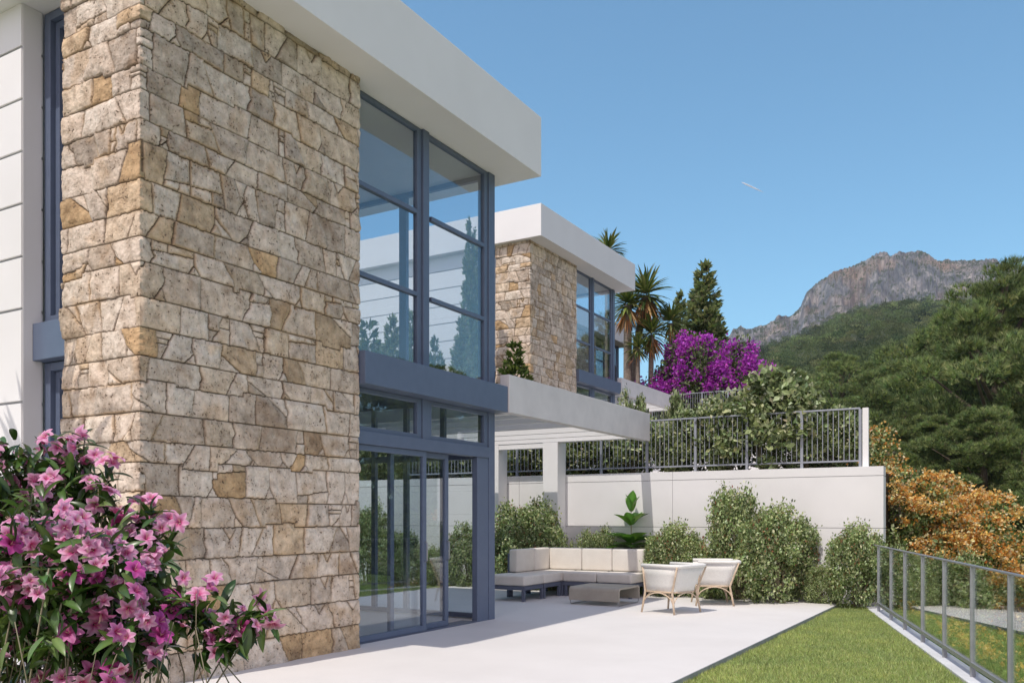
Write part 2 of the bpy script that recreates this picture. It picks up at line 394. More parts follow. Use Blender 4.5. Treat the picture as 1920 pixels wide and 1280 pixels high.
# hillside and mountain: real terrain spread by bearing and distance from the terrace
def forest_ratio(u):
    return np.interp(u, [1200, 1330, 1400, 1500, 1600, 1690, 1760, 1900, 2200, 3200], [0.14, 0.16, 0.182, 0.208, 0.236, 0.248, 0.248, 0.245, 0.235, 0.2])
def sky_ratio(u):
    us = [1200, 1330, 1368, 1375, 1388, 1400, 1430, 1455, 1480, 1500, 1508, 1520, 1535, 1560, 1600, 1640, 1660, 1698, 1706, 1735, 1752, 1765, 1800, 1835, 1900, 2000, 2300, 3200]
    vs = [720, 640, 630, 617, 612, 619, 611, 601, 594, 582, 562, 542, 530, 516, 498, 482, 477, 480, 471, 474, 486, 488, 491, 487, 500, 520, 600, 700]
    return (HOR-np.interp(u, us, vs))/FPX
def hill_z(u, d):
    L = forest_ratio(u)
    r = L*(1-np.exp(-np.maximum(d-36, 0)/135.0))
    return EYE-3.2+r*d
def hill_xy(u, d):
    return FW[0]*d+RT[0]*(u-960)/FPX*d, FW[1]*d+RT[1]*(u-960)/FPX*d
us = np.linspace(1150, 3200, 260); ds = np.concatenate([np.linspace(30, 200, 60), np.linspace(205, 800, 90)])
uu, dd = np.meshgrid(us, ds); hx, hy = hill_xy(uu, dd)
hz = hill_z(uu, dd)+fbm(hx*0.03, hy*0.03, seed=9)*np.clip((dd-50)*0.012, 0, 4)
idx = np.arange(uu.size).reshape(uu.shape)
HF = np.stack([idx[:-1, :-1], idx[:-1, 1:], idx[1:, 1:], idx[1:, :-1]], -1).reshape(-1, 4)
structure(link('hill', mesh_np('hill', np.stack([hx, hy, hz], -1).reshape(-1, 3), HF, smooth=True), None, [M['hillsoil']]))
us = np.linspace(1240, 2500, 900); ts = np.concatenate([np.linspace(0, 0.25, 30), np.linspace(0.26, 0.8, 150), np.linspace(0.81, 1.5, 40)])
uu, tt = np.meshgrid(us, ts)
L = forest_ratio(uu)-0.012; S = sky_ratio(uu)
but = fbm(uu*0.028, tt*0.6, seed=21, oct=5)            # buttresses
d0 = 780+260*tt+but*46*sstep(0.1, 0.4, tt)*(1-sstep(0.75, 1.0, tt))
cl = 0.10*tt/0.25*(tt < 0.25)+(tt >= 0.25)*(0.10+0.9*sstep(0.0, 1.0, (tt-0.25)/0.5))
cl = np.clip(cl+0.10*fbm(uu*0.05, tt*9, seed=31, oct=4)*sstep(0.2, 0.35, tt)*(1-sstep(0.62, 0.78, tt)), 0, 1)
dtop = 780+260*0.78
zz = (L+(S-L)*cl)*np.where(tt < 0.78, d0, dtop)+EYE
zz = np.where(tt > 0.78, EYE+S*dtop-(tt-0.78)*90, zz)
zz += fbm(uu*0.12, tt*30, seed=5, oct=3)*3.0*sstep(0.2, 0.5, tt)+fbm(uu*0.4, tt*8, seed=77, oct=2)*1.2
mx_, my_ = hill_xy(uu, d0)
idx = np.arange(uu.size).reshape(uu.shape)
HF = np.stack([idx[:-1, :-1], idx[:-1, 1:], idx[1:, 1:], idx[1:, :-1]], -1).reshape(-1, 4)
structure(link('mountain', mesh_np('mountain', np.stack([mx_, my_, zz], -1).reshape(-1, 3), HF, smooth=False), None, [M['mountain']]))

# ------------------------------------------------------------------ the stone tower's facing
def stone_facing(xr, xl, y0, y1, ret, z1, step=0.008, seed=4):
    r = np.random.default_rng(seed)
    La, Lb = xr-xl, y1-y0
    S = La+Lb+ret; ns = int(S/step)+1; nz = int(z1/step)+1
    s = np.linspace(0, S, ns); z = np.linspace(0, z1, nz)
    ss, zz = np.meshgrid(s, z)
    wx = ss+0.009*fbm(ss*5, zz*5, seed=seed, oct=3)+0.005*fbm(ss*30, zz*30, seed=seed+1, oct=2)
    wz = zz+0.005*fbm(ss*4, zz*4, seed=seed+2, oct=3)+0.004*fbm(ss*28, zz*28, seed=seed+3, oct=2)
    hs = []
    t = 0
    while t < z1+0.3:
        h = r.choice([0.19, 0.23, 0.25, 0.26, 0.27, 0.29]); hs.append(t); t += h
    hs = np.array(hs+[t])
    rowi = np.zeros(ss.shape, int); zb = np.zeros(ss.shape); 
    bounds = []
    for k, hk in enumerate(hs):
        o = np.zeros(ns)
        if 0 < k and r.random() < 0.35:
            c = np.sort(r.uniform(0, S, 6)); offs = r.choice([0, 0, 0, 0.045, -0.045, 0.03], 7)
            o = offs[np.searchsorted(c, s)]
        bounds.append(hk+o)
    for k in range(1, len(hs)-1): rowi += (wz > bounds[k][None, :])
    lab = np.zeros(ss.shape, np.int64); nxt = 1
    for k in range(len(hs)-1):
        m = rowi == k
        if not m.any(): continue
        lo = bounds[k][None, :]+0*zz; hi = bounds[min(k+1, len(hs)-1)][None, :]+0*zz
        lz = np.clip((wz-lo)/(hi-lo), 0, 1)
        cuts = []; x = r.uniform(-0.4, 0)
        while x < S+0.2:
            cuts.append((x, r.choice([0, 0, 0, 0, 0.03, -0.03, 0.05, -0.06, 0.13, -0.14]), r.uniform(0.3, 0.7), r.choice([0, 0, 0, 0.03])))
            x += r.choice([r.uniform(0.2, 0.32), r.uniform(0.32, 0.46), r.uniform(0.42, 0.6), r.uniform(0.34, 0.5)])
        st = np.zeros(ss.shape, int)
        bx = []
        for (cx, sl_, kz, kk) in cuts:
            bnd = cx+sl_*(lz-0.5)+kk*np.clip(1-np.abs(lz-kz)*4, 0, 1); bx.append(bnd); st += wx > bnd
        l = nxt+st*12
        for i in range(len(cuts)-1):
            ins = m & (st == i+1); q = r.random(); x0, x1 = cuts[i][0], cuts[i+1][0]
            u = (wx-x0)/(x1-x0)
            if q < 0.10:
                w_ = r.uniform(0.22, 0.34); side = r.random() < 0.5
                a = u < w_ if side else u > 1-w_
                l = np.where(ins & a, l+1, l); n_ = r.integers(2, 4)
                l = np.where(ins & a & (lz > r.uniform(0.4, 0.6)), l+1, l)
                if n_ == 3: l = np.where(ins & a & (lz > 0.75), l+1, l)
            elif q < 0.20:
                h_ = r.uniform(0.24, 0.36); top = r.random() < 0.5
                a = (lz > 1-h_+0.12*(u-0.5)) if top else (lz < h_+0.12*(u-0.5))
                l = np.where(ins & a, l+1, l); l = np.where(ins & a & (u > r.uniform(0.35, 0.65)), l+1, l)
            elif q < 0.29:
                a = (u*r.uniform(0.9, 1.5)+lz*1.0) < 0.62 if r.random() < 0.5 else ((1-u)*r.uniform(0.9, 1.5)+(1-lz)) < 0.6
                l = np.where(ins & a, l+4, l)
            elif q < 0.34:
                a = np.abs(u-r.uniform(0.3, 0.7)) < (lz-0.6)*0.45
                l = np.where(ins & a, l+5, l)
            elif q < 0.37:
                l = np.where(ins & (u > 0.5+0.35*(lz-0.5)), l+6, l)
            if r.random() < 0.16:
                a = np.abs(wx-bx[i]) < (0.40-lz)*0.16
                l = np.where(m & a, nxt+i*12+9, l)
        lab = np.where(m, l, lab); nxt += len(cuts)*12+30
    e = np.zeros(lab.shape, bool)
    e[:, 1:] |= lab[:, 1:] != lab[:, :-1]; e[1:, :] |= lab[1:, :] != lab[:-1, :]
    D = np.where(e, 0.0, 99.0)
    for it in range(9):
        P = np.pad(D, 1, mode='edge')
        for dy in (-1, 0, 1):
            for dx in (-1, 0, 1):
                if dx or dy: D = np.minimum(D, P[1+dy:1+dy+D.shape[0], 1+dx:1+dx+D.shape[1]]+math.hypot(dx, dy))
    D = np.minimum(D, 9)*step
    u_, inv = np.unique(lab, return_inverse=True); inv = inv.reshape(lab.shape); n = len(u_)
    off = r.normal(0, 0.008, n); tx = r.normal(0, 0.035, n); tz = r.normal(0, 0.045, n)
    cnt = np.bincount(inv.ravel(), minlength=n)
    cs = np.bincount(inv.ravel(), ss.ravel(), n)/cnt; cz = np.bincount(inv.ravel(), zz.ravel(), n)/cnt
    jw = 0.008+0.005*fbm(ss*3, zz*3, seed=seed+8)
    prof = sstep(0.0, 1.0, D/jw)*0.75+0.25*sstep(0.0, 0.055, D)
    rough = 0.017*fbm(ss*8, zz*8, seed=seed+9, oct=5, gain=0.62)+0.007*np.abs(fbm(ss*32, zz*32, seed=seed+10, oct=3, gain=0.6))
    h = 0.028*prof+prof*(off[inv]+tx[inv]*(ss-cs[inv])+tz[inv]*(zz-cz[inv])+rough)
    h = np.clip(h, 0.0, 0.062)
    base = np.array([(0.70, 0.60, 0.50), (0.63, 0.53, 0.43), (0.74, 0.65, 0.55), (0.55, 0.46, 0.37), (0.64, 0.53, 0.41), (0.71, 0.61, 0.51), (0.57, 0.44, 0.30), (0.50, 0.35, 0.20), (0.46, 0.39, 0.32)])
    ci = r.choice(len(base), n, p=[.18, .15, .16, .12, .12, .12, .065, .035, .05])
    col = base[ci]*(1+0.12*r.normal(size=(n, 1)).clip(-1.8, 1.4)); C = col[inv]
    blot = fbm(ss*3.2, zz*3.2, seed=seed+12, oct=4)
    C = C*(1+0.30*fbm(ss*13, zz*13, seed=seed+14, oct=5, gain=0.65)[..., None]+0.16*fbm(ss*4, zz*4, seed=seed+24, oct=2)[..., None])
    och = (sstep(0.10, 0.45, blot)*0.6*r.uniform(0, 1, n)[inv])[..., None]
    C = C*(1-och)+och*np.array([0.50, 0.345, 0.195])
    ru = (sstep(0.18, 0.5, fbm(ss*2.1+9, zz*2.1, seed=seed+40, oct=5, gain=0.62))*0.75*r.uniform(0.1, 1, n)[inv])[..., None]
    C = C*(1-ru)+ru*np.array([0.33, 0.225, 0.14])
    rim = ((1-sstep(0.008, 0.03, D))*sstep(-0.1, 0.35, fbm(ss*2.3, zz*2.3, seed=seed+15)))[..., None]*0.7
    C = C*(1-rim)+rim*np.array([0.52, 0.37, 0.22])
    C = C*np.array([1.17, 1.175, 1.20]); C = C*np.minimum(1, 0.80/np.maximum(C.max(-1), 1e-3))[..., None]
    mo = (1-sstep(0.001, 0.010, D))[..., None]
    C = C*(1-mo)+mo*np.array([0.19, 0.14, 0.095])
    # wrap round the corner
    hh = h
    X = np.where(ss < La, xl+ss, np.where(ss < La+Lb, xr+hh, xr-(ss-La-Lb)))
    Y = np.where(ss < La, y0-hh, np.where(ss < La+Lb, y0+(ss-La), y1+hh*0.3))
    c1 = np.abs(ss-La) < step*1.01; X = np.where(c1, xr+hh*0.9, X); Y = np.where(c1, y0-hh*0.9, Y)
    c2 = np.abs(ss-La-Lb) < step*1.01; X = np.where(c2, xr+hh*0.8, X); Y = np.where(c2, y1+hh*0.25, Y)
    V = np.stack([X, Y, zz], -1).reshape(-1, 3)
    idx = np.arange(ss.size).reshape(ss.shape)
    F = np.stack([idx[:-1, :-1], idx[:-1, 1:], idx[1:, 1:], idx[1:, :-1]], -1).reshape(-1, 4)
    return V, F, np.clip(C, 0.02, 0.80).reshape(-1, 3)

# ------------------------------------------------------------------ the house
def make_house():
    H = thing('villa', (-9.0, 8.0, 0.0), 'large nearest white villa with a rough stone tower beside the pink flowering bush', 'house', 'white villas with stone towers')
    off = BASE[H.name]
    V, F, C = stone_facing(-6.62, -7.72, 4.88, 7.745, 0.20, 6.57)
    st = link('stone_tower', mesh_np('stone_tower', V, F, C, smooth=True, off=off), H, [M['stone']])
    MB().box(-7.72, -6.64, 4.90, 7.73, 0, 6.57).build('tower_core', M['soil'], H)
    # white south wall of stacked panels
    b = MB(); zs = [0.0, 0.52, 1.06, 1.58, 2.11, 2.64, 3.56, 4.075, 4.595, 5.11, 5.625, 6.14, 6.57]
    for a, c in zip(zs[:-1], zs[1:]): b.box(-16.0, -8.5, 4.92, 5.14, a+(0.013 if a else 0), c-(0.013 if c < 6.5 else 0))
    b.build('white_wall', M['white'], H, 0.004)
    MB().box(-8.499, -8.493, 4.935, 5.12, 0.0, 6.569).build('wall_edge', M['white'], H)
    MB().box(-15.98, -8.506, 4.938, 5.12, 0.02, 6.55).build('panel_joint', M['joint'], H)
    b = MB(); b.box(-16.3, -16.0, 4.92, 11.0, 0, 6.57); b.build('west_wall', M['white'], H, 0.004)
    b = MB(); b.box(-16.0, -11.05, 10.8, 11.0, 0, 6.57); b.build('north_wall', M['white'], H, 0.004)
    MB().box(-16.0, -6.86, 5.16, 10.74, -0.25, 0.004).build('floor', M['terrace'], H)
    # roof
    MB().box(-16.6, -6.16, 4.68, 11.35, 6.57, 7.45).build('roof', M['white'], H, 0.006)
    # south window strip between wall and tower
    f = MB()
    def frame(b, axis, c, d, a0, a1, z0, z1, w, t=None):
        """rectangular frame: axis 'x' lies in plane x=c (runs along y), 'y' in plane y=c (runs along x)"""
        t = t or w
        for (p, q, r, s_) in ((a0, a0+w, z0, z1), (a1-w, a1, z0, z1), (a0+w, a1-w, z0, z0+t), (a0+w, a1-w, z1-t, z1)):
            if axis == 'x': b.box(c-d/2, c+d/2, p, q, r, s_)
            else: b.box(p, q, c-d/2, c+d/2, r, s_)
    for (z0, z1) in ((3.44, 6.56), (0.01, 3.05)):
        fb = MB(); frame(fb, 'y', 5.20, 0.10, -8.49, -7.74, z0, z1, 0.10, 0.08); frame(fb, 'y', 5.235, 0.07, -8.385, -7.76, z0+0.085, z1-0.085, 0.07)
        w = fb.build('window', M['blue'], H, 0.004)
        MB().box(-8.31, -7.76, 5.232, 5.242, z0+0.16, z1-0.16).build('glass_pane', M['glass'], w)
    MB().box(-8.54, -7.70, 5.03, 5.30, 3.06, 3.43).build('floor_beam', M['blue'], H, 0.006)
    # east front: floor beam, posts
    MB().box(-6.93, -6.52, 7.76, 10.985, 3.05, 3.43).build('floor_beam', M['blue'], H, 0.006)
    MB().box(-6.50-0.02, -6.495, 10.0, 10.985, 3.05, 3.43)
    for z0, z1 in ((0.0, 3.05), (3.43, 6.57)):
        MB().box(-6.86, -6.735, 10.80, 10.965, z0, z1).build('corner_post', M['blue'], H, 0.004)
    MB().box(-6.84, -6.725, 9.17, 9.30, 3.43, 6.57).build('mullion', M['blue'], H, 0.004)
    MB().box(-6.83, -6.735, 9.17, 9.30, 2.53, 3.05).build('mullion', M['blue'], H, 0.004)
    # upper windows
    for y0, y1 in ((7.76, 9.168), (9.302, 10.798)):
        b = MB(); frame(b, 'x', -6.79, 0.07, y0-(0.05 if y0 > 9 else 0), y1, 3.432, 6.565, 0.09, 0.05)
        for zz_ in (4.40, 5.47): b.box(-6.825, -6.755, y0+0.09, y1-0.09, zz_-0.028, zz_+0.028)
        w = b.build('window', M['blue'], H, 0.004)
        for a, c in ((3.487, 4.365), (4.435, 5.435), (5.505, 6.51)):
            MB().box(-6.797, -6.787, y0+0.08, y1-0.08, a-0.01, c+0.01).build('glass_pane', M['glass'], w)
    # lower: transom lights, middle bar, sliding doors
    MB().box(-6.86, -6.72, 7.76, 10.798, 2.375, 2.53).build('door_head', M['blue'], H, 0.005)
    for y0, y1 in ((7.76, 9.168), (9.302, 10.798)):
        b = MB(); frame(b, 'x', -6.79, 0.07, y0, y1, 2.532, 3.048, 0.09, 0.055); w = b.build('transom_window', M['blue'], H, 0.004)
        MB().box(-6.797, -6.787, y0+0.08, y1-0.08, 2.58, 3.0).build('glass_pane', M['glass'], w)
    MB().box(-6.835, -6.745, 10.50, 10.798, 0.0, 2.375).build('door_jamb', M['blue'], H, 0.004)
    MB().box(-7.00, -6.745, 7.76, 10.50, 0.0, 0.014).build('door_track', M['slate'], H, 0.003)
    for k, (x, y0, y1) in enumerate(((-6.79, 7.76, 9.29), (-6.86, 8.62, 9.90), (-6.93, 8.70, 9.88))):
        if k == 2: continue
        b = MB(); frame(b, 'x', x, 0.055, y0, y1, 0.016, 2.373, 0.075, 0.07); d = b.build('sliding_door', M['blue'], H, 0.004)
        MB().box(x-0.005, x+0.005, y0+0.07, y1-0.07, 0.08, 2.31).build('glass_pane', M['glass'], d)
        hb = MB().tube([(x+0.03, y1-0.04, 0.92), (x+0.065, y1-0.04, 0.93), (x+0.065, y1-0.04, 1.17), (x+0.03, y1-0.04, 1.18)], 0.008, 8); hb.build('handle', M['steel'], d, 0, True)
    # north glazing seen through the house
    MB().box(-11.05, -6.87, 10.84, 10.93, 3.28, 3.44).build('floor_beam', M['blue'], H, 0.005)
    for z0, z1, posts, tr in ((0.01, 3.28, (-8.94, -8.30, -7.60), (2.42,)), (3.44, 6.57, (-8.35,), ())):
        b = MB(); frame(b, 'y', 10.87, 0.07, -11.05, -6.88, z0, z1, 0.07, 0.07)
        for x in posts: b.box(x-(0.04 if z0 < 1 else 0.07), x+(0.04 if z0 < 1 else 0.07), 10.835, 10.905, z0+0.07, z1-0.07)
        xs_ = [-10.98]+list(posts)+[-6.95]
        for zt in tr:
            for a, c in zip(xs_[:-1], xs_[1:]): b.box(a+0.045, c-0.045, 10.84, 10.90, zt-0.05, zt+0.05)
        w = b.build('window', M['blue'], H, 0.004)
        for a, c in zip(xs_[:-1], xs_[1:]):
            MB().box(a+0.02, c-0.02, 10.865, 10.875, z0+0.04, z1-0.04).build('glass_pane', M['glass'], w)
    return H
def copies(o, n, labels, d=UNIT):
    r = []
    for k in range(1, n+1):
        c = copy_tree(o); c.location = Vector(o.location)+Vector(tuple(np.array(d)*k if not callable(d) else d(k))); c['label'] = labels[k-1]; r.append(c)
    return r
house = make_house()
h2, = copies(house, 1, ['second white villa with stone tower higher up the slope, its roof over the low pergola'])
h3 = copy_tree(house); h3.location = Vector(house.location)+Vector((-11.9, 32.1, 4.1)); h3['label'] = 'farthest white villa mostly hidden behind the two tall yucca trunks'

# pergola
def make_pergola():
    P = thing('pergola', (-8.3, 13.7, 0.0), 'flat pergola with deep grey fascia beam over the corner sofa', 'pergola', 'pergolas beside the villas')
    MB().box(-6.66, -6.50, 10.99, 16.60, 3.05, 3.61).build('fascia_beam', M['cast'], P, 0.008)
    MB().box(-10.10, -6.66, 11.37, 11.52, 3.08, 3.56).build('cross_beam', M['white'], P, 0.006)
    MB().box(-10.10, -6.66, 16.02, 16.22, 3.07, 3.56).build('rear_beam', M['white'], P, 0.006)
    MB().box(-9.75, -8.66, 16.03, 16.20, 2.96, 3.068).build('rear_beam', M['white'], P, 0.006)
    MB().box(-10.26, -10.10, 11.0, 16.22, 3.05, 3.58).build('side_beam', M['white'], P, 0.006)
    for y in (12.30, 13.15, 14.30-0.29, 14.86-0.0, 15.62):
        pass
    for y in (12.60, 13.45, 14.30, 15.15, 11.85):
        MB().box(-10.10, -6.66, y, y+0.08, 3.07, 3.50).build('slat', M['white'], P, 0.004)
    for x0, x1 in ((-8.66, -8.31), (-10.10, -9.75)):
        MB().box(x0, x1, 16.02, 16.395, 0.0, 3.068).build('column', M['white'], P, 0.006)
    return P
perg = make_pergola()
copies(perg, 1, ['smaller looking pergola with grey fascia beside the second villa, under the purple bush'])

# retaining wall with joints, fence on it
def make_wall():
    Wl = thing('retaining_wall', (-9.0, 16.5, 0.0), 'long white panelled retaining wall behind the sofa and shrubs', 'wall', 'white retaining walls')
    zs = [-0.6, 0.40, 1.315, 2.24, 2.405]; xs_ = [-24, -17, -13.4, -9.75+0.3, -5.95, -2.08]
    b = MB()
    for a, c in zip(zs[:-1], zs[1:]):
        for p, q in zip(xs_[:-1], xs_[1:]): b.box(p+0.003, q-0.003, 16.40, 16.70, a+0.005, c-(0.005 if c < 2.4 else 0))
    b.build('wall_panel', M['wallwhite'], Wl, 0.003)
    MB().box(-23.98, -2.10, 16.412, 16.68, -0.58, 2.39).build('panel_joint', M['joint'], Wl)
    return Wl
def make_fence():
    Fn = thing('metal_fence', (-7.0, 16.55, 2.405), 'grey metal bar fence on top of the long white wall', 'fence', 'grey bar fences')
    xp = [-2.50-1.02*k for k in range(11)]
    for i, x in enumerate(xp):
        MB().box(x-0.025, x+0.025, 16.615, 16.665, 2.405, 3.45).build('post', M['fence'], Fn, 0.003)
    b = MB(); b.box(xp[-1], xp[0], 16.62, 16.66, 3.452, 3.482); b.build('top_rail', M['fence'], Fn, 0.003)
    for i in range(10):
        a, c = xp[i+1], xp[i]; b = MB()
        b.box(a+0.026, c-0.026, 16.625, 16.655, 2.51, 2.54)
        for k in range(1, 11): x = a+1.02*k/11; b.box(x-0.006, x+0.006, 16.634, 16.646, 2.541, 3.45)
        b.build('bar_panel', M['fence'], Fn)
    b = MB()                                           # short return at the corner
    b.box(-2.46, -2.36, 16.61, 16.69, 2.406, 3.47); b.build('end_panel', M['white'], Fn, 0.004)
    return Fn
wall = make_wall(); fence = make_fence()
UP2 = UNIT+np.array([0, 0, 0.27])
copies(wall, 1, ['white retaining wall of the next plot, glimpsed behind the upper shrubs'], UP2)
copies(fence, 1, ['grey metal bar fence in front of the purple bougainvillea'], UP2)

# glass railing on the lawn edge
def make_railing():
    R = thing('glass_railing', (-1.0, 11.5, 0.0), 'low glass balustrade with grey posts along the lawn', 'railing')
    ysp = [15.18, 13.98, 12.87, 11.69, 10.54, 9.38, 8.2, 7.0, 5.8]
    def obox(b, ya, yb, o0, o1, z0, z1):
        p = [railp(ya, o0), railp(ya, o1), railp(yb, o1), railp(yb, o0)]
        b.prism([tuple(q) for q in p], z0, z1, 'z'); return b
    for y in ysp:
        obox(MB(), y-0.012, y+0.012, -0.024, 0.024, -0.02, 1.03).build('post', M['steel'], R, 0.003)
    obox(MB(), 5.5, 15.9, -0.022, 0.022, 1.032, 1.05).build('top_rail', M['steel'], R, 0.004)
    obox(MB(), 5.5, 16.0, -0.02, 0.02, 0.10, 0.125)
    for a, c in zip(ysp[1:]+[], ysp[:-1]):
        obox(MB(), a+0.016, c-0.016, -0.025, 0.025, 0.085, 0.125).build('bottom_rail', M['steel'], R, 0.003)
        obox(MB(), a+0.02, c-0.02, -0.005, 0.005, 0.13, 1.02).build('glass_pane', M['railglass'], R)
    return R
make_railing()

# ------------------------------------------------------------------ furniture
def cushion(b, x0, x1, y0, y1, z0, z1): b.box(x0, x1, y0, y1, z0, z1)
G = 'grey framed outdoor sofa modules'
def legs(T, x0, x1, y0, y1, w=0.055, z=0.20):
    for x in (x0, x1-w):
        for y in (y0, y1-w): MB().box(x, x+w, y, y+w, 0.0, z).build('leg', M['slate'], T, 0.004)
def seat_frame(T, x0, x1, y0, y1): MB().box(x0, x1, y0, y1, 0.20, 0.275).build('seat_frame', M['slate'], T, 0.006)
def soft(T, name, x0, x1, y0, y1, z0, z1, lean=None):
    o = MB().box(x0, x1, y0, y1, z0, z1).build(name, M['cushion'], T, 0.035, True, 4)
    return o
T = thing('ottoman', (-8.02, 13.79, 0), 'square cream cushioned ottoman closest to the blue door post', 'ottoman', G)
seat_frame(T, -8.40, -7.64, 13.43, 14.16); legs(T, -8.40, -7.64, 13.43, 14.16); soft(T, 'seat_cushion', -8.41, -7.63, 13.42, 14.165, 0.278, 0.46)
T = thing('sofa_module', (-8.02, 14.53, 0), 'narrow armless sofa module between the ottoman and the corner', 'sofa', G)
seat_frame(T, -8.40, -7.64, 14.19, 14.86); legs(T, -8.40, -7.64, 14.19, 14.86); soft(T, 'seat_cushion', -8.30, -7.63, 14.18, 14.865, 0.278, 0.46)
MB().box(-8.44, -8.405, 14.20, 14.86, 0.20, 0.82).build('back_panel', M['slate'], T, 0.006)
soft(T, 'back_cushion', -8.40, -8.22, 14.18, 14.865, 0.465, 0.90)
T = thing('corner_sofa', (-7.3, 15.25, 0), 'long cream corner sofa with a row of back cushions facing the low table', 'sofa', G)
seat_frame(T, -8.40, -6.20, 14.89, 15.66)
for x in (-8.40, -7.66, -7.58, -6.255):
    for y in (14.89, 15.60): MB().box(x, x+0.055, y, y+0.055, 0.0, 0.20).build('leg', M['slate'], T, 0.004)
for a, c in ((-8.30, -7.62), (-7.615, -6.905), (-6.90, -6.19)): soft(T, 'seat_cushion', a, c, 14.88, 15.50, 0.278, 0.46)
MB().box(-8.44, -6.20, 15.665, 15.70, 0.20, 0.82).build('back_panel', M['slate'], T, 0.006)
for a, c in ((-8.22, -7.50), (-7.495, -6.85), (-6.845, -6.19)): soft(T, 'back_cushion', a, c, 15.47, 15.655, 0.465, 0.90)
soft(T, 'side_cushion', -8.40, -8.22, 14.88, 15.655, 0.465, 0.90)
MB().box(-8.44, -8.405, 14.89, 15.66, 0.20, 0.82).build('back_panel', M['slate'], T, 0.006)

T = thing('coffee_table', (-6.29, 13.95, 0), 'low taupe coffee table folded down at both ends on thin metal runners', 'table')
def arc(cx, cz, r, a0, a1, n=7): return [(cx+r*math.cos(math.radians(a0+(a1-a0)*i/n)), cz+r*math.sin(math.radians(a0+(a1-a0)*i/n))) for i in range(n+1)]
outer = [(13.50, 0.075)]+arc(13.56, 0.25, 0.06, 180, 90)+arc(14.36, 0.25, 0.06, 90, 0)+[(14.42, 0.075)]
inner = [(14.385, 0.075)]+arc(14.345, 0.235, 0.04, 0, 90)+arc(13.575, 0.235, 0.04, 90, 180)+[(13.535, 0.075)]
MB().prism(outer+inner, -6.78, -5.84, 'x').build('slab', M['table'], T, 0.004)
for x in (-6.76, -5.86):
    MB().tube([(x, 13.515, 0.10), (x, 13.515, 0.025), (x, 13.55, 0.010), (x, 14.37, 0.010), (x, 14.405, 0.025), (x, 14.405, 0.10)], 0.008, 8).build('runner', M['steel'], T, 0, True)

def make_chair(loc, rz, label):
    T = thing('rattan_chair', loc, label, 'chair', 'woven rattan tub chairs', rz)
    # local frame: +x is the back, y the width
    hw, fx, bx = 0.33, -0.30, 0.27
    def outline(z0, lean, o=0.0):
        pts = []
        X0, X1 = fx, bx+lean; Wd = hw+o
        r = 0.14
        pts.append((X0, -Wd))
        for i in range(7): a = -90+90*i/6; pts.append((X1-r+r*math.cos(math.radians(a)), -Wd+r+r*math.sin(math.radians(a))))
        for i in range(7): a = 90*i/6; pts.append((X1-r+r*math.cos(math.radians(a)), Wd-r+r*math.sin(math.radians(a))))
        pts.append((X0, Wd)); return [(x, y, z0) for x, y in pts]
    rings = [outline(z, l, o) for z, l, o in ((0.335, -0.01, -0.02), (0.45, 0.025, 0.0), (0.60, 0.08, 0.03), (0.735, 0.155, 0.065))]
    k = len(rings[0]); th = 0.03
    V = []; F = []
    for rg in rings:
        V += rg
    inn = []
    for rg in rings:
        c = np.array(rg); q = c.copy()
        for i in range(k):
            t = c[min(i+1, k-1)]-c[max(i-1, 0)]; nrm = np.array([-t[1], t[0], 0]); nrm /= np.linalg.norm(nrm)+1e-9; q[i] = c[i]+nrm*th
        inn.append(q)
    for q in inn: V += [tuple(p) for p in q]
    m = len(rings)
    for j in range(m-1):
        for i in range(k-1):
            a = j*k+i; F.append((a, a+1, a+k+1, a+k)); b2 = (m+j)*k+i; F.append((b2, b2+k, b2+k+1, b2+1))
    for i in range(k-1):
        F.append(((m-1)*k+i, (m-1)*k+i+1, (2*m-1)*k+i+1, (2*m-1)*k+i)); F.append((i, m*k+i, m*k+i+1, i+1))
    for j in range(m-1):
        F.append((j*k, (j+1)*k, (m+j+1)*k, (m+j)*k)); F.append((j*k+k-1, (m+j)*k+k-1, (m+j+1)*k+k-1, (j+1)*k+k-1))
    b = MB(); b.add(V, F); b.build('shell', M['loom'], T, 0, True)
    rim = [np.array(p)*0.5+np.array(q)*0.5+(0, 0, 0.012) for p, q in zip(rings[-1], inn[-1])]
    MB().tube(rim, 0.030, 10).build('rolled_rim', M['loom'], T, 0, True)
    MB().box(fx+0.01, bx-0.02, -hw+0.05, hw-0.05, 0.335, 0.44).build('seat', M['loom'], T, 0.03, True, 3)
    b = MB().tube([rings[0][i] for i in range(k)]+[rings[0][0]], 0.014, 8); b.build('base_ring', M['rattan'], T, 0, True)
    feet = {}
    for sx in (-1, 1):
        for sy in (-1, 1):
            x0 = fx+0.02 if sx < 0 else bx-0.04; y0 = sy*(hw-0.01)
            foot = np.array([x0+sx*0.05+(0.02 if sx > 0 else 0), y0+sy*0.03, 0.0]); kn = np.array([x0+(0.01 if sx > 0 else 0), y0, 0.335])
            top = np.array([x0+(0.15 if sx > 0 else 0.0), y0+sy*0.07, 0.735])
            mid = foot*0.55+kn*0.45+np.array([0, 0, 0])
            MB().tube([foot, mid, kn, kn*0.5+top*0.5, top], [0.015, 0.018, 0.018, 0.015, 0.014], 9).build('leg', M['rattan'], T, 0, True)
            feet[sx, sy] = (foot, kn, mid)
    for (a, c) in (((-1, -1), (1, -1)), ((1, -1), (1, 1)), ((1, 1), (-1, 1)), ((-1, 1), (-1, -1))):
        A, B = feet[a], feet[c]
        pts = []
        for i in range(13):
            t = i/12; base = A[2]*(1-t)+B[2]*t; h = (math.sin(math.pi*t))**0.55
            pts.append(np.array([base[0], base[1], A[2][2]+(0.325-A[2][2])*h]))
        MB().tube(pts, 0.010, 7).build('arched_brace', M['rattan'], T, 0, True)
    return T
make_chair((-4.80, 13.20, 0), math.radians(-16), 'rattan tub chair nearer the open terrace, partly in front of its twin')
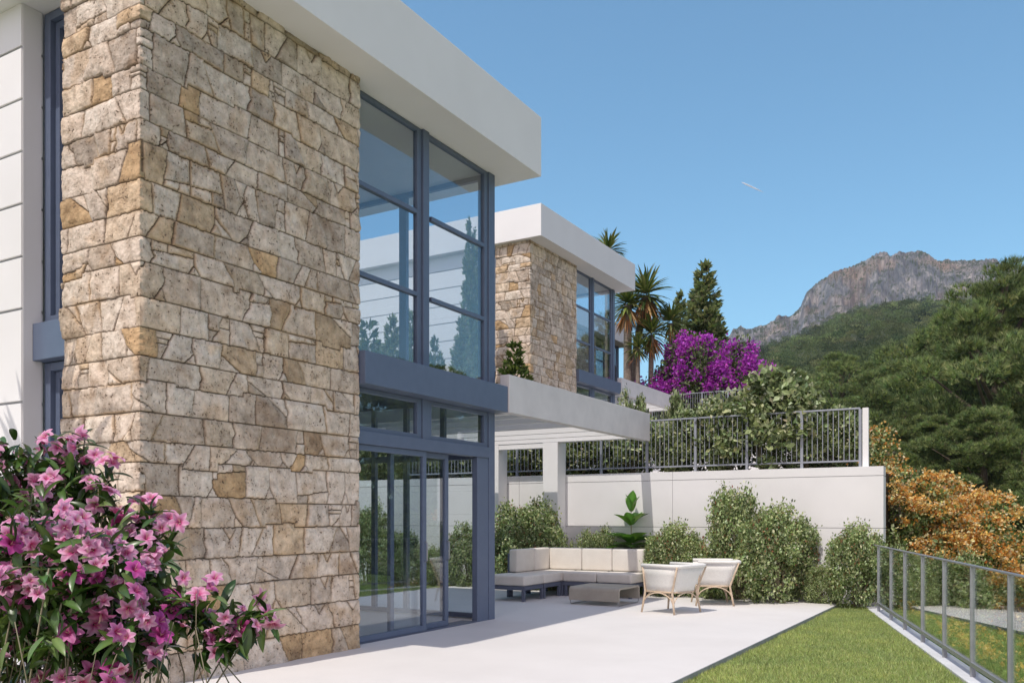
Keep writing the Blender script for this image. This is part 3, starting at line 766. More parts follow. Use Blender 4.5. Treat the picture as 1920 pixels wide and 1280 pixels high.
make_chair((-4.62, 14.76, 0), math.radians(25), 'rattan tub chair farther back, next to the tall shrubs')

# ------------------------------------------------------------------ foliage builders
def lobes_points(lobes, n, shell=0.45, clump=0.0, nclump=120):
    """points and outward directions in a set of ellipsoids; grouped in clumps"""
    L = np.array(lobes, float); w = (L[:, 3]*L[:, 4]*L[:, 5])**(2/3.0); w /= w.sum()
    def samp(m):
        i = rng.choice(len(L), m, p=w); d = norm(rng.normal(size=(m, 3))); r = rng.random(m)**(1/3.0*(1-shell)) if shell < 1 else np.ones(m)
        r = 1-(1-r)*1.0
        p = L[i, :3]+d*r[:, None]*L[i, 3:6]; return p, d
    if clump <= 0: return samp(n)
    cp, cd = samp(nclump); i = rng.integers(0, nclump, n)
    p = cp[i]+rng.normal(size=(n, 3))*clump; d = norm(cd[i]+0.7*rng.normal(size=(n, 3)))
    return p, d
def shrub_mesh(seed, n, leaf, cols, lobes, clump=0.09, nclump=150, up=0.5, tips=None, unit=False):
    global rng
    rng = np.random.default_rng(seed)
    p, d = lobes_points(lobes, n, 0.55, clump, nclump)
    k = p[:, 2] > 0.03; p, d = p[k], d[k]; n = len(p)
    dirs = norm(d*0.35+np.array([0, 0, up])+0.8*rng.normal(size=(n, 3)))
    R = frames(dirs, d+np.array([0, 0, 0.25])+0.4*rng.normal(size=(n, 3)))
    s = leaf*rng.uniform(0.6, 1.25, n); S3 = np.stack([s*0.62, s, s], 1)
    tone = 0.72+0.62*(vnoise(p[:, 0]*9, p[:, 1]*9, p[:, 2]*9, seed)*0.5+0.5)**1.3
    c = palette(cols, n)*tone[:, None]
    parts = [scatter(*QUAD, p, R, S3, c)]
    if tips:
        q, dq = lobes_points(lobes, int(n*tips[1]), 0.92, 0.0)
        q = q[q[:, 2] > 0.2]; m = len(q)
        R = frames(norm(rng.normal(size=(m, 3))+(0, 0, 0.8))); s = leaf*0.8*rng.uniform(0.6, 1.1, m)
        parts.append(scatter(*QUAD, q, R, np.stack([s*0.6, s, s], 1), palette(tips[0], m)))
    V, F, C = join(parts)
    if unit:
        lo, hi = np.percentile(V, 1.0, 0), np.percentile(V, 99.3, 0); V[:, :2] = (V[:, :2]-(lo[:2]+hi[:2])/2)/(hi[0]-lo[0]); V[:, 2] /= hi[2]
    return V, F, C
def make_plant(name, loc, label, cat, group, mesh, stem_mesh, scale=(1, 1, 1), rz=0.0, mats=('leaf', 'twig'), parts=('foliage', 'stem')):
    T = thing(name, loc, label, cat, group); T.rotation_euler = (0, 0, rz); T.scale = scale
    for me, mt, pn in ((mesh, mats[0], parts[0]), (stem_mesh, mats[1], parts[1])):
        if me is None: continue
        o = bpy.data.objects.new(pn, me); COL.objects.link(o); o.parent = T
        if not me.materials: me.materials.append(M[mt])
    return T
def stems_mesh(name, n, h, spread, r=0.012, seed=1):
    q = np.random.default_rng(seed); b = MB()
    for i in range(n):
        a = q.uniform(0, 6.28); e = q.uniform(0.3, 1)*spread; hh = h*q.uniform(0.7, 1.0)
        b.tube([(0.04*math.cos(a), 0.04*math.sin(a), -0.05), (0.35*e*math.cos(a), 0.35*e*math.sin(a), hh*0.45), (e*math.cos(a+0.2), e*math.sin(a+0.2), hh)], [r*1.6, r, r*0.35], 6)
    me = bpy.data.meshes.new(name); me.from_pydata([tuple(v) for v in np.concatenate(b.V)], [], b.F); me.update(); return me

PIT = [(0.20, 0.265, 0.10), (0.27, 0.34, 0.13), (0.40, 0.47, 0.22), (0.105, 0.15, 0.055), (0.55, 0.60, 0.36)]
RED = [(0.30, 0.12, 0.06), (0.26, 0.16, 0.07), (0.34, 0.20, 0.12)]
shr = []
for k, lob in enumerate([
    [(0, 0, 0.45, 0.46, 0.42, 0.45), (0.16, 0.05, 0.68, 0.32, 0.30, 0.30), (-0.20, 0, 0.64, 0.31, 0.30, 0.30), (0.33, 0.02, 0.38, 0.24, 0.25, 0.30), (-0.34, 0, 0.34, 0.22, 0.25, 0.30)],
    [(0, 0, 0.42, 0.46, 0.42, 0.42), (-0.16, 0, 0.70, 0.34, 0.30, 0.28), (0.22, 0.05, 0.62, 0.33, 0.30, 0.30), (-0.34, 0, 0.36, 0.22, 0.24, 0.32), (0.36, 0, 0.32, 0.22, 0.24, 0.30)],
    [(0, 0, 0.36, 0.48, 0.42, 0.36), (-0.08, 0, 0.64, 0.38, 0.33, 0.28), (-0.12, 0, 0.83, 0.29, 0.27, 0.17), (0.31, 0.05, 0.48, 0.27, 0.26, 0.27), (-0.36, 0, 0.34, 0.24, 0.25, 0.30)],
    [(0, 0, 0.46, 0.50, 0.44, 0.46), (0.04, 0, 0.64, 0.38, 0.36, 0.34), (-0.25, 0, 0.50, 0.27, 0.28, 0.34), (0.28, 0, 0.46, 0.25, 0.28, 0.34)]]):
    V, F, C = shrub_mesh(100+k, 16000, 0.040, PIT, lob, 0.042, 260, 0.15, (RED, 0.045), True)
    shr.append(mesh_np('shrub_foliage', V, F, C))
shr_st = [stems_mesh('shrub_stem', 9, 0.8, 0.42, 0.012, k) for k in range(3)]
def shrub(u, y, vtop, wpx, k, label, group, z0=-0.05, cat='shrub', name='shrub'):
    x, y = at_y(u, y); D = dep(x, y); ht = zat(vtop, x, y)-z0; wd = wpx*D/FPX
    return make_plant(name, (x, y, z0), label, cat, group, shr[k % 4], shr_st[k % 3], (wd, min(wd, 0.95), ht), 0.35*k)
g = 'clipped shrubs along the white wall'
shrub(987, 15.75, 943, 150, 0, 'broad rounded shrub directly left of the corner sofa', g)
shrub(940, 15.95, 1010, 95, 0, 'low shrub half hidden by the blue door post', g)
shrub(1042, 16.0, 985, 70, 2, 'shrub behind the back rest of the sofa corner', g)
shrub(1120, 15.95, 994, 76, 0, 'small shrub peeping above the sofa back, left of the big leaved plant', g)
shrub(1215, 16.05, 1030, 60, 1, 'small low shrub in shade at the end of the sofa', g)
shrub(1268, 15.95, 985, 128, 3, 'medium round shrub just behind the nearer rattan chair', g)
shrub(1330, 15.9, 1020, 84, 0, 'shrub between the chairs and the tallest shrub', g)
shrub(1390, 15.95, 921, 150, 2, 'tallest shrub of the wall row, rising in a narrow peak', g)
shrub(1462, 15.75, 953, 188, 3, 'widest dense shrub beside the chair at the terrace corner', g)
shrub(1545, 15.95, 1062, 66, 1, 'low shrub filling the gap beside the widest one', g)
shrub(1608, 15.8, 987, 128, 3, 'shrub at the end of the white wall next to the glass railing', g)
shrub(878, 15.9, 985, 80, 1, 'shrub seen through the open sliding door', g)
shrub(765, 15.7, 1000, 110, 2, 'round shrub seen through the middle of the glass door', g)
shrub(815, 15.9, 1030, 60, 0, 'small shrub behind the sliding door stile', g)
shrub(688, 15.6, 948, 100, 0, 'shrub seen through the glass right beside the stone tower', g)
for (u, y, vt, w, k, lab) in ((1700, 16.9, 1035, 90, 1, 'green shrub behind the first panes of the glass railing'), (1795, 17.3, 1040, 110, 0, 'wide green shrub below the orange bush behind the railing'), (1745, 17.0, 1060, 80, 2, 'low green shrub between two others behind the railing')):
    shrub(u, y, vt, w, k, lab, 'green shrubs behind the glass railing', -0.75)

# shrubs of the upper garden, larger pale leaves
PITB = [(0.21, 0.265, 0.11), (0.33, 0.385, 0.18), (0.50, 0.54, 0.32), (0.11, 0.145, 0.055), (0.06, 0.08, 0.03)]
upm = []
for k, lob in enumerate([
    [(0, 0, 0.40, 0.48, 0.42, 0.40), (0.15, 0.0, 0.78, 0.28, 0.28, 0.22), (-0.28, 0, 0.6, 0.24, 0.26, 0.26), (0.35, 0, 0.4, 0.2, 0.22, 0.3)],
    [(0, 0, 0.38, 0.46, 0.42, 0.38), (-0.2, 0, 0.72, 0.26, 0.26, 0.26), (0.28, 0.05, 0.66, 0.24, 0.26, 0.22)]]):
    V, F, C = shrub_mesh(150+k, 6500, 0.072, PITB, lob, 0.050, 85, 0.3, ([(0.42, 0.45, 0.30), (0.38, 0.42, 0.26)], 0.10), True)
    upm.append(mesh_np('upper_shrub_foliage', V, F, C))
def upshrub(u, y, vtop, wpx, k, label, z0=2.36, g='loose pale leaved shrubs above the white wall'):
    x, y = at_y(u, y); D = dep(x, y); ht = zat(vtop, x, y)-z0; wd = wpx*D/FPX
    return make_plant('shrub', (x, y, z0), label, 'shrub', g, upm[k % 2], shr_st[k % 3], (wd, min(wd, 1.7), ht), 0.5*k)
upshrub(1438, 17.1, 702, 205, 0, 'tallest shrub above the wall, rising over the fence rail')
upshrub(1365, 17.15, 752, 130, 1, 'bushy shrub left of the tallest one behind the fence')
upshrub(1285, 17.3, 775, 120, 0, 'shrub behind the fence next to the pergola end')
upshrub(1505, 17.2, 790, 110, 1, 'shrub behind the fence just right of the tallest shrub')
upshrub(1570, 17.5, 768, 110, 0, 'shrub behind the last fence bay')
upshrub(1355, 17.0, 838, 48, 1, 'small pale shrub at the foot of the fence, in the middle bays')
upshrub(1265, 17.0, 855, 34, 0, 'smallest pale shrub at the foot of the fence')
upshrub(1180, 17.8, 780, 130, 1, 'dark shrub behind the fence under the pergola end')
upshrub(1085, 17.8, 790, 140, 0, 'dark shrub behind the fence beside the pergola column')
upshrub(985, 17.8, 770, 130, 1, 'dark shrub behind the fence between the two pergola columns')
upshrub(885, 17.8, 760, 140, 0, 'dark shrub above the wall seen through the transom window')
upshrub(780, 17.8, 745, 160, 1, 'large dark shrub above the wall seen through the left transom window')
upshrub(690, 17.8, 740, 150, 0, 'dark shrub above the wall close to the stone tower')
upshrub(1186, 18.6, 741, 58, 1, 'small pale shrub showing over the pergola beam')
upshrub(1268, 19.5, 742, 60, 0, 'pale shrub below the second pergola beam')

# big leaved plant behind the sofa
def big_leaf_plant():
    x, y = at_y(1182, 16.12)
    T = thing('rubber_plant', (x, y, 0.0), 'tall big leaved plant with glossy upright leaves behind the sofa', 'plant')
    q = np.random.default_rng(5); b = MB(); b.tube([(x, y, -0.05), (x+0.02, y, 0.9), (x+0.02, y-0.01, 1.66)], [0.016, 0.012, 0.008], 8); b.build('stem', M['twig'], T, 0, True)
    TV, TF = blade(7, 0.52, 0.35, 0.18)
    P, Dv, S = [], [], []
    for (z, n, tilt, ln) in ((1.58, 5, 1.25, 0.33), (1.34, 7, 0.75, 0.38), (1.0, 9, 0.35, 0.50), (0.90, 7, 0.22, 0.48)):
        for i in range(n):
            a = 6.28*i/n+z*5+q.uniform(-0.3, 0.3); tl = tilt+q.uniform(-0.15, 0.15)
            P.append((x+0.02, y, z+q.uniform(-0.04, 0.04))); Dv.append((math.cos(a)*math.cos(tl), math.sin(a)*math.cos(tl), math.sin(tl))); S.append(1.18*ln*q.uniform(0.85, 1.1))
    Dv = np.array(Dv); P = np.array(P)+norm(Dv)*0.05
    tc = np.ones((len(TV), 3)); tc[1::3] = 1.5
    V, F, C = scatter(TV, TF, P, frames(Dv, np.array([0, 0, 1.0])-0.0*Dv), np.array(S), palette([(0.08, 0.19, 0.03), (0.12, 0.26, 0.045), (0.18, 0.33, 0.08)], len(P)), tc)
    link('leaves', mesh_np('big_leaves', V, F, C, True, off=BASE[T.name]), T, [M['gloss']])
big_leaf_plant()

# ------------------------------------------------------------------ yuccas
def yucca(x, y, z0, top, ln, label, lean=(0, 0), seed=0, r=0.16, n=130, dry=75):
    q = np.random.default_rng(seed)
    T = thing('yucca_tree', (x, y, z0), label, 'yucca', 'yuccas by the second villa')
    c = np.array([x+lean[0], y+lean[1], top])
    pts = [np.array([x, y, z0-0.1])*(1-t)+c*t+np.array([-lean[0]*0.35*math.sin(math.pi*t), 0, 0]) for t in np.linspace(0, 1, 7)]
    MB().tube(pts, np.interp(np.linspace(0, 1, 7), [0, 0.2, 1], [r*1.5, r, r*0.85]), 12).build('trunk', M['yuccabark'], T, 0, True)
    TV, TF = blade(5, 0.085, 0.55, 0.25)
    a = q.uniform(0, 6.28, n); el = q.uniform(-0.55, 1.45, n)
    d = np.stack([np.cos(a)*np.cos(el), np.sin(a)*np.cos(el), np.sin(el)], 1)
    s = ln*q.uniform(0.8, 1.1, n)
    V, F, C = scatter(TV, TF, c+d*0.06+np.stack([0*el, 0*el, np.clip(el, -0.5, 0.3)*0.25], 1), frames(d, (0, 0, 1), 0.15), s, palette([(0.09, 0.13, 0.03), (0.16, 0.19, 0.05), (0.06, 0.10, 0.025), (0.24, 0.24, 0.08)], n))
    link('crown', mesh_np('yucca_crown', V, F, C, True, off=BASE[T.name]), T, [M['gloss']])
    if dry:
        a = q.uniform(0, 6.28, dry); el = q.uniform(-1.5, -0.75, dry)
        d = np.stack([np.cos(a)*np.cos(el), np.sin(a)*np.cos(el), np.sin(el)], 1)
        TV2, TF2 = blade(4, 0.07, 0.1, 0.2)
        V, F, C = scatter(TV2, TF2, c+d*0.08+np.stack([0*el, 0*el, -0.22*q.random(dry)], 1), frames(d, (0, 0, 1), 0.3), ln*q.uniform(0.75, 1.05, dry), palette([(0.42, 0.19, 0.07), (0.30, 0.14, 0.055), (0.46, 0.27, 0.11)], dry))
        link('dry_leaves', mesh_np('yucca_dry', V, F, C, True, off=BASE[T.name]), T, [M['leaf']])
    return T
def yat(u, v, y, z0, ln, label, lean_px=0, seed=0, **k):
    x, yy = at_y(u-lean_px, y); D = dep(x, yy); xt = x+lean_px*D/FPX*0.86/ (0.86) * 0.9
    return yucca(x, yy, z0, zat(v, x, yy), ln, label, (lean_px*D/FPX, 0), seed, **k)
yat(1177, 572, 33.6, 5.0, 1.12, 'yucca with the straight thick trunk nearest the roof corner', 0, 1, r=0.19)
yat(1213, 558, 34.2, 5.0, 1.22, 'yucca with the leaning trunk, tallest crown beside the purple bush', 28, 2, r=0.17, n=130)
yat(1222, 628, 34.0, 5.0, 0.95, 'small yucca below the leaning one', 2, 3, r=0.12)
yat(1258, 606, 35.0, 5.0, 0.85, 'young yucca just over the top of the purple bush', 0, 4, r=0.10, dry=10)
yat(1196, 655, 33.4, 5.0, 0.7, 'lowest young yucca between the two thick trunks', 0, 6, r=0.10, dry=10)
yat(1140, 474, 35.0, 5.0, 1.0, 'yucca top sticking up over the second villa roof', 0, 5, r=0.15, dry=0)
# a tall yucca behind the viewer whose fronds shade the white wall
yucca(-8.25, 2.6, 0.0, 4.6, 1.25, 'yucca in front of the white wall, outside the view', (0.1, 0.2), 8)

# ------------------------------------------------------------------ conifers
def conifer_mesh(seed, n, cols, rad, pw=0.9, tuft=0.16, lev=16, per=11, name='conifer_foliage'):
    """unit height; tiers of drooping branches with needle tufts"""
    global rng
    rng = np.random.default_rng(seed)
    P, Dd = [], []
    for i in range(lev):
        t = 0.06+0.92*(i/(lev-1)); R = rad*(1-t)**pw+0.012
        for j in range(max(4, int(per*(1-t)+4))):
            a = rng.uniform(0, 6.28); rr = R*rng.uniform(0.75, 1.12); m = max(3, int(n*(rr/rad+0.12)/(lev*per)*1.6))
            f = rng.random(m)**0.6; ph = a+rng.normal(size=m)*0.13
            P.append(np.stack([np.cos(ph)*rr*f, np.sin(ph)*rr*f, t+0.05*f*rr/rad*0.9-0.0+rng.normal(size=m)*0.010+0.02*f], 1))
            Dd.append(np.stack([np.cos(ph), np.sin(ph), 0.55+0*ph], 1))
    P = np.concatenate(P); Dd = np.concatenate(Dd); n = len(P)
    d = norm(Dd+0.55*rng.normal(size=(n, 3)))
    s = tuft*rng.uniform(0.6, 1.2, n)
    V, F, C = scatter(*QUAD, P, frames(d), np.stack([s*0.42, s, s], 1), palette(cols, n))
    return mesh_np(name, V, F, C)
CON = [(0.16, 0.195, 0.085), (0.23, 0.26, 0.13), (0.10, 0.135, 0.058), (0.30, 0.33, 0.18)]
con_a = conifer_mesh(41, 15000, CON, 0.21, 0.95, 0.045, 20, 12)
con_b = conifer_mesh(42, 7000, [(0.055, 0.085, 0.02), (0.08, 0.12, 0.03), (0.13, 0.17, 0.045)], 0.30, 0.8, 0.055)
cyp = conifer_mesh(43, 9000, [(0.12, 0.17, 0.065), (0.17, 0.22, 0.09), (0.24, 0.29, 0.14)], 0.095, 0.55, 0.032, 30, 9)
def trunk_mesh(name, r, seed=0):
    b = MB(); b.tube([(0, 0, -0.03), (0.004, 0, 0.4), (0, 0.003, 0.92)], [r, r*0.6, r*0.12], 8)
    me = bpy.data.meshes.new(name); me.from_pydata([tuple(v) for v in np.concatenate(b.V)], [], b.F); me.update(); return me
ctr = trunk_mesh('conifer_trunk', 0.022)
def conifer(u, vtop, y, z0, me, label, sx=1.0, name='conifer', group='garden conifers'):
    x, yy = at_y(u, y); h = zat(vtop, x, yy)-z0
    return make_plant(name, (x, yy, z0), label, 'conifer', group, me, ctr, (h*sx, h*sx, h), u*0.01, ('needle', 'bark'), ('crown', 'trunk'))
conifer(1321, 503, 42.5, 6.2, con_a, 'tall pointed conifer behind the purple bush', 1.15)
conifer(1276, 556, 46, 6.5, con_a, 'paler small conifer left of the tall pointed one', 0.85)
conifer(966, 650, 19.6, 2.36, con_b, 'bushy dark conifer at the foot of the second stone tower', 0.9)
conifer(864, 592, 18.2, 2.36, con_a, 'pale conifer seen through the upper window beside the post', 0.62)
conifer(817, 640, 18.4, 2.36, con_b, 'small dark conifer seen through the upper window by the mullion', 0.55)
conifer(884, 428, 19.5, 2.36, cyp, 'slender tall cypress seen through the upper window', 0.5, 'cypress')
conifer(772, 590, 18.6, 2.36, cyp, 'slim cypress seen left of the mullion', 0.8, 'cypress')
conifer(735, 605, 19.2, 2.36, con_a, 'bluish conifer seen through the left upper window', 0.8)
conifer(690, 610, 19.2, 2.36, con_b, 'dark conifer seen past the stone tower edge', 0.85)

# ------------------------------------------------------------------ flowering shrubs
FLW = (np.array([(0, 0, 0.0), (0.5, 0.35, 0.25), (0.25, 0.75, 0.3), (0, 0.55, 0.15), (-0.25, 0.75, 0.3), (-0.5, 0.35, 0.25)]), np.array([(0, 1, 2, 3), (0, 3, 4, 5)]))
def flower_shrub(name, loc, label, cat, group, lobes, seed, leafcols, flcols, nleaf, nfl, leaf, fl, clump=0.12, flclump=(60, 0.10), up=0.4, upper=None, flat=0.0):
    global rng
    V, F, C = shrub_mesh(seed, nleaf, leaf, leafcols, lobes, clump, 170, up)
    T = thing(name, loc, label, cat, group)
    link('foliage', mesh_np(name+'_foliage', V, F, C), T, [M['leaf']])
    cp, cd = lobes_points(lobes, flclump[0], 0.9)
    if upper is not None:
        k = cp[:, 2]+0.35*rng.normal(size=len(cp)) > upper; cp, cd = cp[k], cd[k]
    i = rng.integers(0, len(cp), nfl); e = rng.normal(size=(nfl, 3))*flclump[1]; e[:, 2] *= 1-flat
    p = cp[i]+cd[i]*0.07+e
    d = norm(cd[i]+0.8*rng.normal(size=(nfl, 3))+(0, 0, 0.3))
    s = fl*rng.uniform(0.6, 1.2, nfl)
    V, F, C = scatter(*FLW, p, frames(d), s, palette(flcols, nfl, 0.2))
    o = link('blossom', mesh_np(name+'_blossom', V, F, C), T, [M['petal']]); o['kind'] = 'stuff'
    o2 = bpy.data.objects.new('stem', shr_st[0]); COL.objects.link(o2); o2.parent = T; zmax = max(l[2]+l[5] for l in lobes); o2.scale = (zmax*0.8, zmax*0.8, zmax*0.8)
    return T
GR = [(0.06, 0.10, 0.025), (0.10, 0.15, 0.04), (0.17, 0.22, 0.08), (0.035, 0.06, 0.015)]
bx_, by_ = at_y(1310, 34.4)
flower_shrub('bougainvillea', (bx_, by_, 5.0), 'large purple bougainvillea behind the upper fence', 'bush', None,
    [(-0.4, 0, 1.8, 1.6, 1.1, 1.4), (0.4, 0, 2.5, 1.1, 1.0, 1.1), (1.5, 0, 1.9, 1.1, 0.9, 1.3), (-1.7, 0, 1.2, 0.95, 0.9, 1.1), (2.2, 0, 1.5, 0.8, 0.7, 1.0), (1.8, 0, 2.75, 0.6, 0.5, 0.6), (-0.5, 0, 3.0, 0.7, 0.5, 0.7), (0.2, 0, 1.0, 2.0, 1.0, 1.0)],
    61, [(0.07, 0.105, 0.03), (0.13, 0.17, 0.06), (0.20, 0.235, 0.11), (0.035, 0.055, 0.018)], [(0.42, 0.045, 0.44), (0.52, 0.08, 0.54), (0.33, 0.03, 0.35), (0.58, 0.14, 0.60)], 7500, 11000, 0.16, 0.125, 0.17, (130, 0.15), 0.3, 1.25)
ORG = [(0.68, 0.36, 0.08), (0.78, 0.50, 0.15), (0.84, 0.63, 0.26), (0.52, 0.22, 0.05), (0.86, 0.74, 0.42)]
OGR = [(0.15, 0.22, 0.06), (0.24, 0.31, 0.12), (0.38, 0.43, 0.22), (0.08, 0.12, 0.03)]
def orange(u, y, vtop, wpx, label, seed, z0, nfl=11500, nleaf=5200, fl=0.066, leaf=0.10):
    x, yy = at_y(u, y); D = dep(x, yy); h = zat(vtop, x, yy)-z0; w = wpx*D/FPX/2
    lob = [(0, 0, h*0.45, w*0.85, w*0.7, h*0.45), (w*0.35, 0, h*0.62, w*0.6, w*0.6, h*0.34), (-w*0.4, 0.1, h*0.68, w*0.55, w*0.5, h*0.30), (w*0.6, 0, h*0.35, w*0.42, w*0.4, h*0.35)]
    return flower_shrub('orange_bush', (x, yy, z0), label, 'bush', 'orange flowering bushes past the wall end', lob, seed, OGR, ORG, nleaf, nfl, leaf, fl, 0.10, (190, 0.085), 0.2, h*0.16, 0.35)
orange(1722, 18.8, 878, 190, 'tall orange flowering bush at the end of the white wall', 71, -1.0)
orange(1822, 19.4, 905, 170, 'orange flowering bush on the slope beyond the glass railing', 72, -1.4)
orange(1905, 21.5, 985, 150, 'lower orange flowering bush at the edge of the slope', 73, -2.2)
orange(1640, 20.5, 783, 70, 'narrow orange bush rising behind the fence end', 74, 0.8, 1500, 1300)
orange(1668, 21.5, 850, 90, 'small orange bush behind the wall corner, in the shade of the fence end', 75, 0.0, 1500, 1300)
# low flowering cover on the slope below the railing
def low_cover(name, n, xr, yr, cols, leaf, label, kind='stuff', flcols=None, nfl=0, fl=0.05, hmax=0.35):
    global rng
    rng = np.random.default_rng(81)
    m = 110; cx = rng.uniform(*xr, m); cy = rng.uniform(*yr, m); ch = rng.uniform(0.1, hmax, m); cr = rng.uniform(0.15, 0.4, m)
    i = rng.integers(0, m, n); e = rng.normal(size=(n, 2))*cr[i][:, None]
    x = cx[i]+e[:, 0]; y = cy[i]+e[:, 1]; k = x > np.where(y < 16.4, xrail(y)+0.2, -1.9); x, y, i = x[k], y[k], i[k]; n = len(x)
    z = east_z(x, y)+ch[i]*rng.random(n)
    d = norm(rng.normal(size=(n, 3))*0.7+(0, 0, 0.9)); s = leaf*rng.uniform(0.6, 1.2, n)
    parts = [scatter(*QUAD, np.stack([x, y, z], 1), frames(d), np.stack([s*0.5, s, s], 1), palette(cols, n))]
    j = rng.integers(0, m, nfl); cl = rng.integers(0, 4, nfl); oo = np.random.default_rng(3).normal(size=(m, 4, 2))*0.28
    x = cx[j]+oo[j, cl, 0]+rng.normal(size=nfl)*0.055; y = cy[j]+oo[j, cl, 1]+rng.normal(size=nfl)*0.055
    k = x > np.where(y < 16.4, xrail(y)+0.2, -1.9); x, y, j = x[k], y[k], j[k]; nfl = len(x)
    z = east_z(x, y)+ch[j]*1.05+rng.normal(size=nfl)*0.03; d = norm(rng.normal(size=(nfl, 3))*0.6+(0, 0, 1)); s = fl*rng.uniform(0.6, 1.2, nfl)
    parts.append(scatter(*FLW, np.stack([x, y, z], 1), frames(d), s, palette(flcols, nfl)))
    V, F, C = join(parts)
    return tag(link(name, mesh_np(name, V, F, C), None, [M['leaf']]), label, 'flowers', None, kind)
low_cover('flower_cover', 26000, (-1.6, 4.2), (8.5, 21), [(0.09, 0.18, 0.03), (0.15, 0.25, 0.05), (0.22, 0.31, 0.09)], 0.09, 'low yellow flowering ground cover on the slope', 'stuff', [(0.74, 0.48, 0.12), (0.78, 0.58, 0.22), (0.68, 0.38, 0.08)], 9000, 0.05)
# low stone wall and path beyond the railing
x0, y0 = at_y(1712, 18.3)
T = thing('stone_border', (x0, y0, -1.0), 'low pale stone border wall seen through the glass railing', 'wall')
q = np.random.default_rng(2)
b = MB(); xx = x0-0.35
for r_ in range(3):
    xx = x0-0.45
    while xx < x0+0.75:
        w_ = q.uniform(0.14, 0.26); b.box(xx, xx+w_-0.012, y0-0.1+q.uniform(-0.015, 0.015), y0+0.15, -1.15+0.19*r_, -1.15+0.19*r_+0.178); xx += w_
b.build('stone_course', surf('pale_stone', (0.42, 0.40, 0.36), (0.56, 0.54, 0.49), 7, 0.9, 0.6, 40, bdist=0.01), T, 0.014)
pp = []; 
for t in np.linspace(0, 1, 24):
    cx = -0.3+11*t; cy = 20.0-2.6*t-0.6*math.sin(3*t)
    pp.append((cx, cy))
V = []; F = []
for i, (cx, cy) in enumerate(pp):
    for o in (-0.5, -0.17, 0.17, 0.5): V.append((cx, cy+o, float(east_z(np.array(cx), np.array(cy+o)))+0.05))
for i in range(len(pp)-1):
    for j in range(3): a = i*4+j; F.append((a, a+4, a+5, a+1))
structure(link('path', mesh_np('path', V, np.array(F), smooth=True), None, [M['path']]))

# ------------------------------------------------------------------ lawn blades
def grass(name, n, poly, z, h, label, seed, cols, w=0.008):
    global rng
    rng = np.random.default_rng(seed)
    P = poly(n); n = len(P); z = np.full(n, z)
    d = norm(np.stack([rng.normal(size=n)*0.62, rng.normal(size=n)*0.62, np.ones(n)], 1))
    pat = fbm(P[:, 0]*2.5, P[:, 1]*2.5, seed=4)
    s = h*rng.uniform(0.5, 1.2, n)*(1+0.25*pat)
    c = palette(cols, n, 0.30)*(1+0.22*pat[:, None]*np.array([1.1, 0.8, 0.6]))
    V, F, C = scatter(*TRI, np.column_stack([P, z]), frames(d, None), np.stack([np.full(n, w), s, s], 1), c)
    return tag(link(name, mesh_np(name, V, F, C), None, [M['grassblade']]), label, 'grass', None, 'stuff')
def lawn_poly(n):
    y = 6.0+10.2*rng.random(n)**1.25; x = XE+0.0+(xrail(y)-0.10-XE)*rng.random(n); k = x < xrail(y)-0.09; return np.stack([x, y], 1)[k]
GRC = [(0.37, 0.44, 0.15), (0.44, 0.50, 0.19), (0.28, 0.36, 0.11), (0.52, 0.56, 0.27)]
grass('lawn_grass', 300000, lawn_poly, -0.075, 0.062, 'short sunlit lawn between terrace and glass railing', 91, GRC)
def side_poly(n): return np.stack([rng.uniform(-15, -10.8, n), rng.uniform(9, 16, n)], 1)
grass('side_lawn_grass', 60000, side_poly, -0.045, 0.06, 'lawn strip seen through the glass doors', 92, GRC, 0.012)

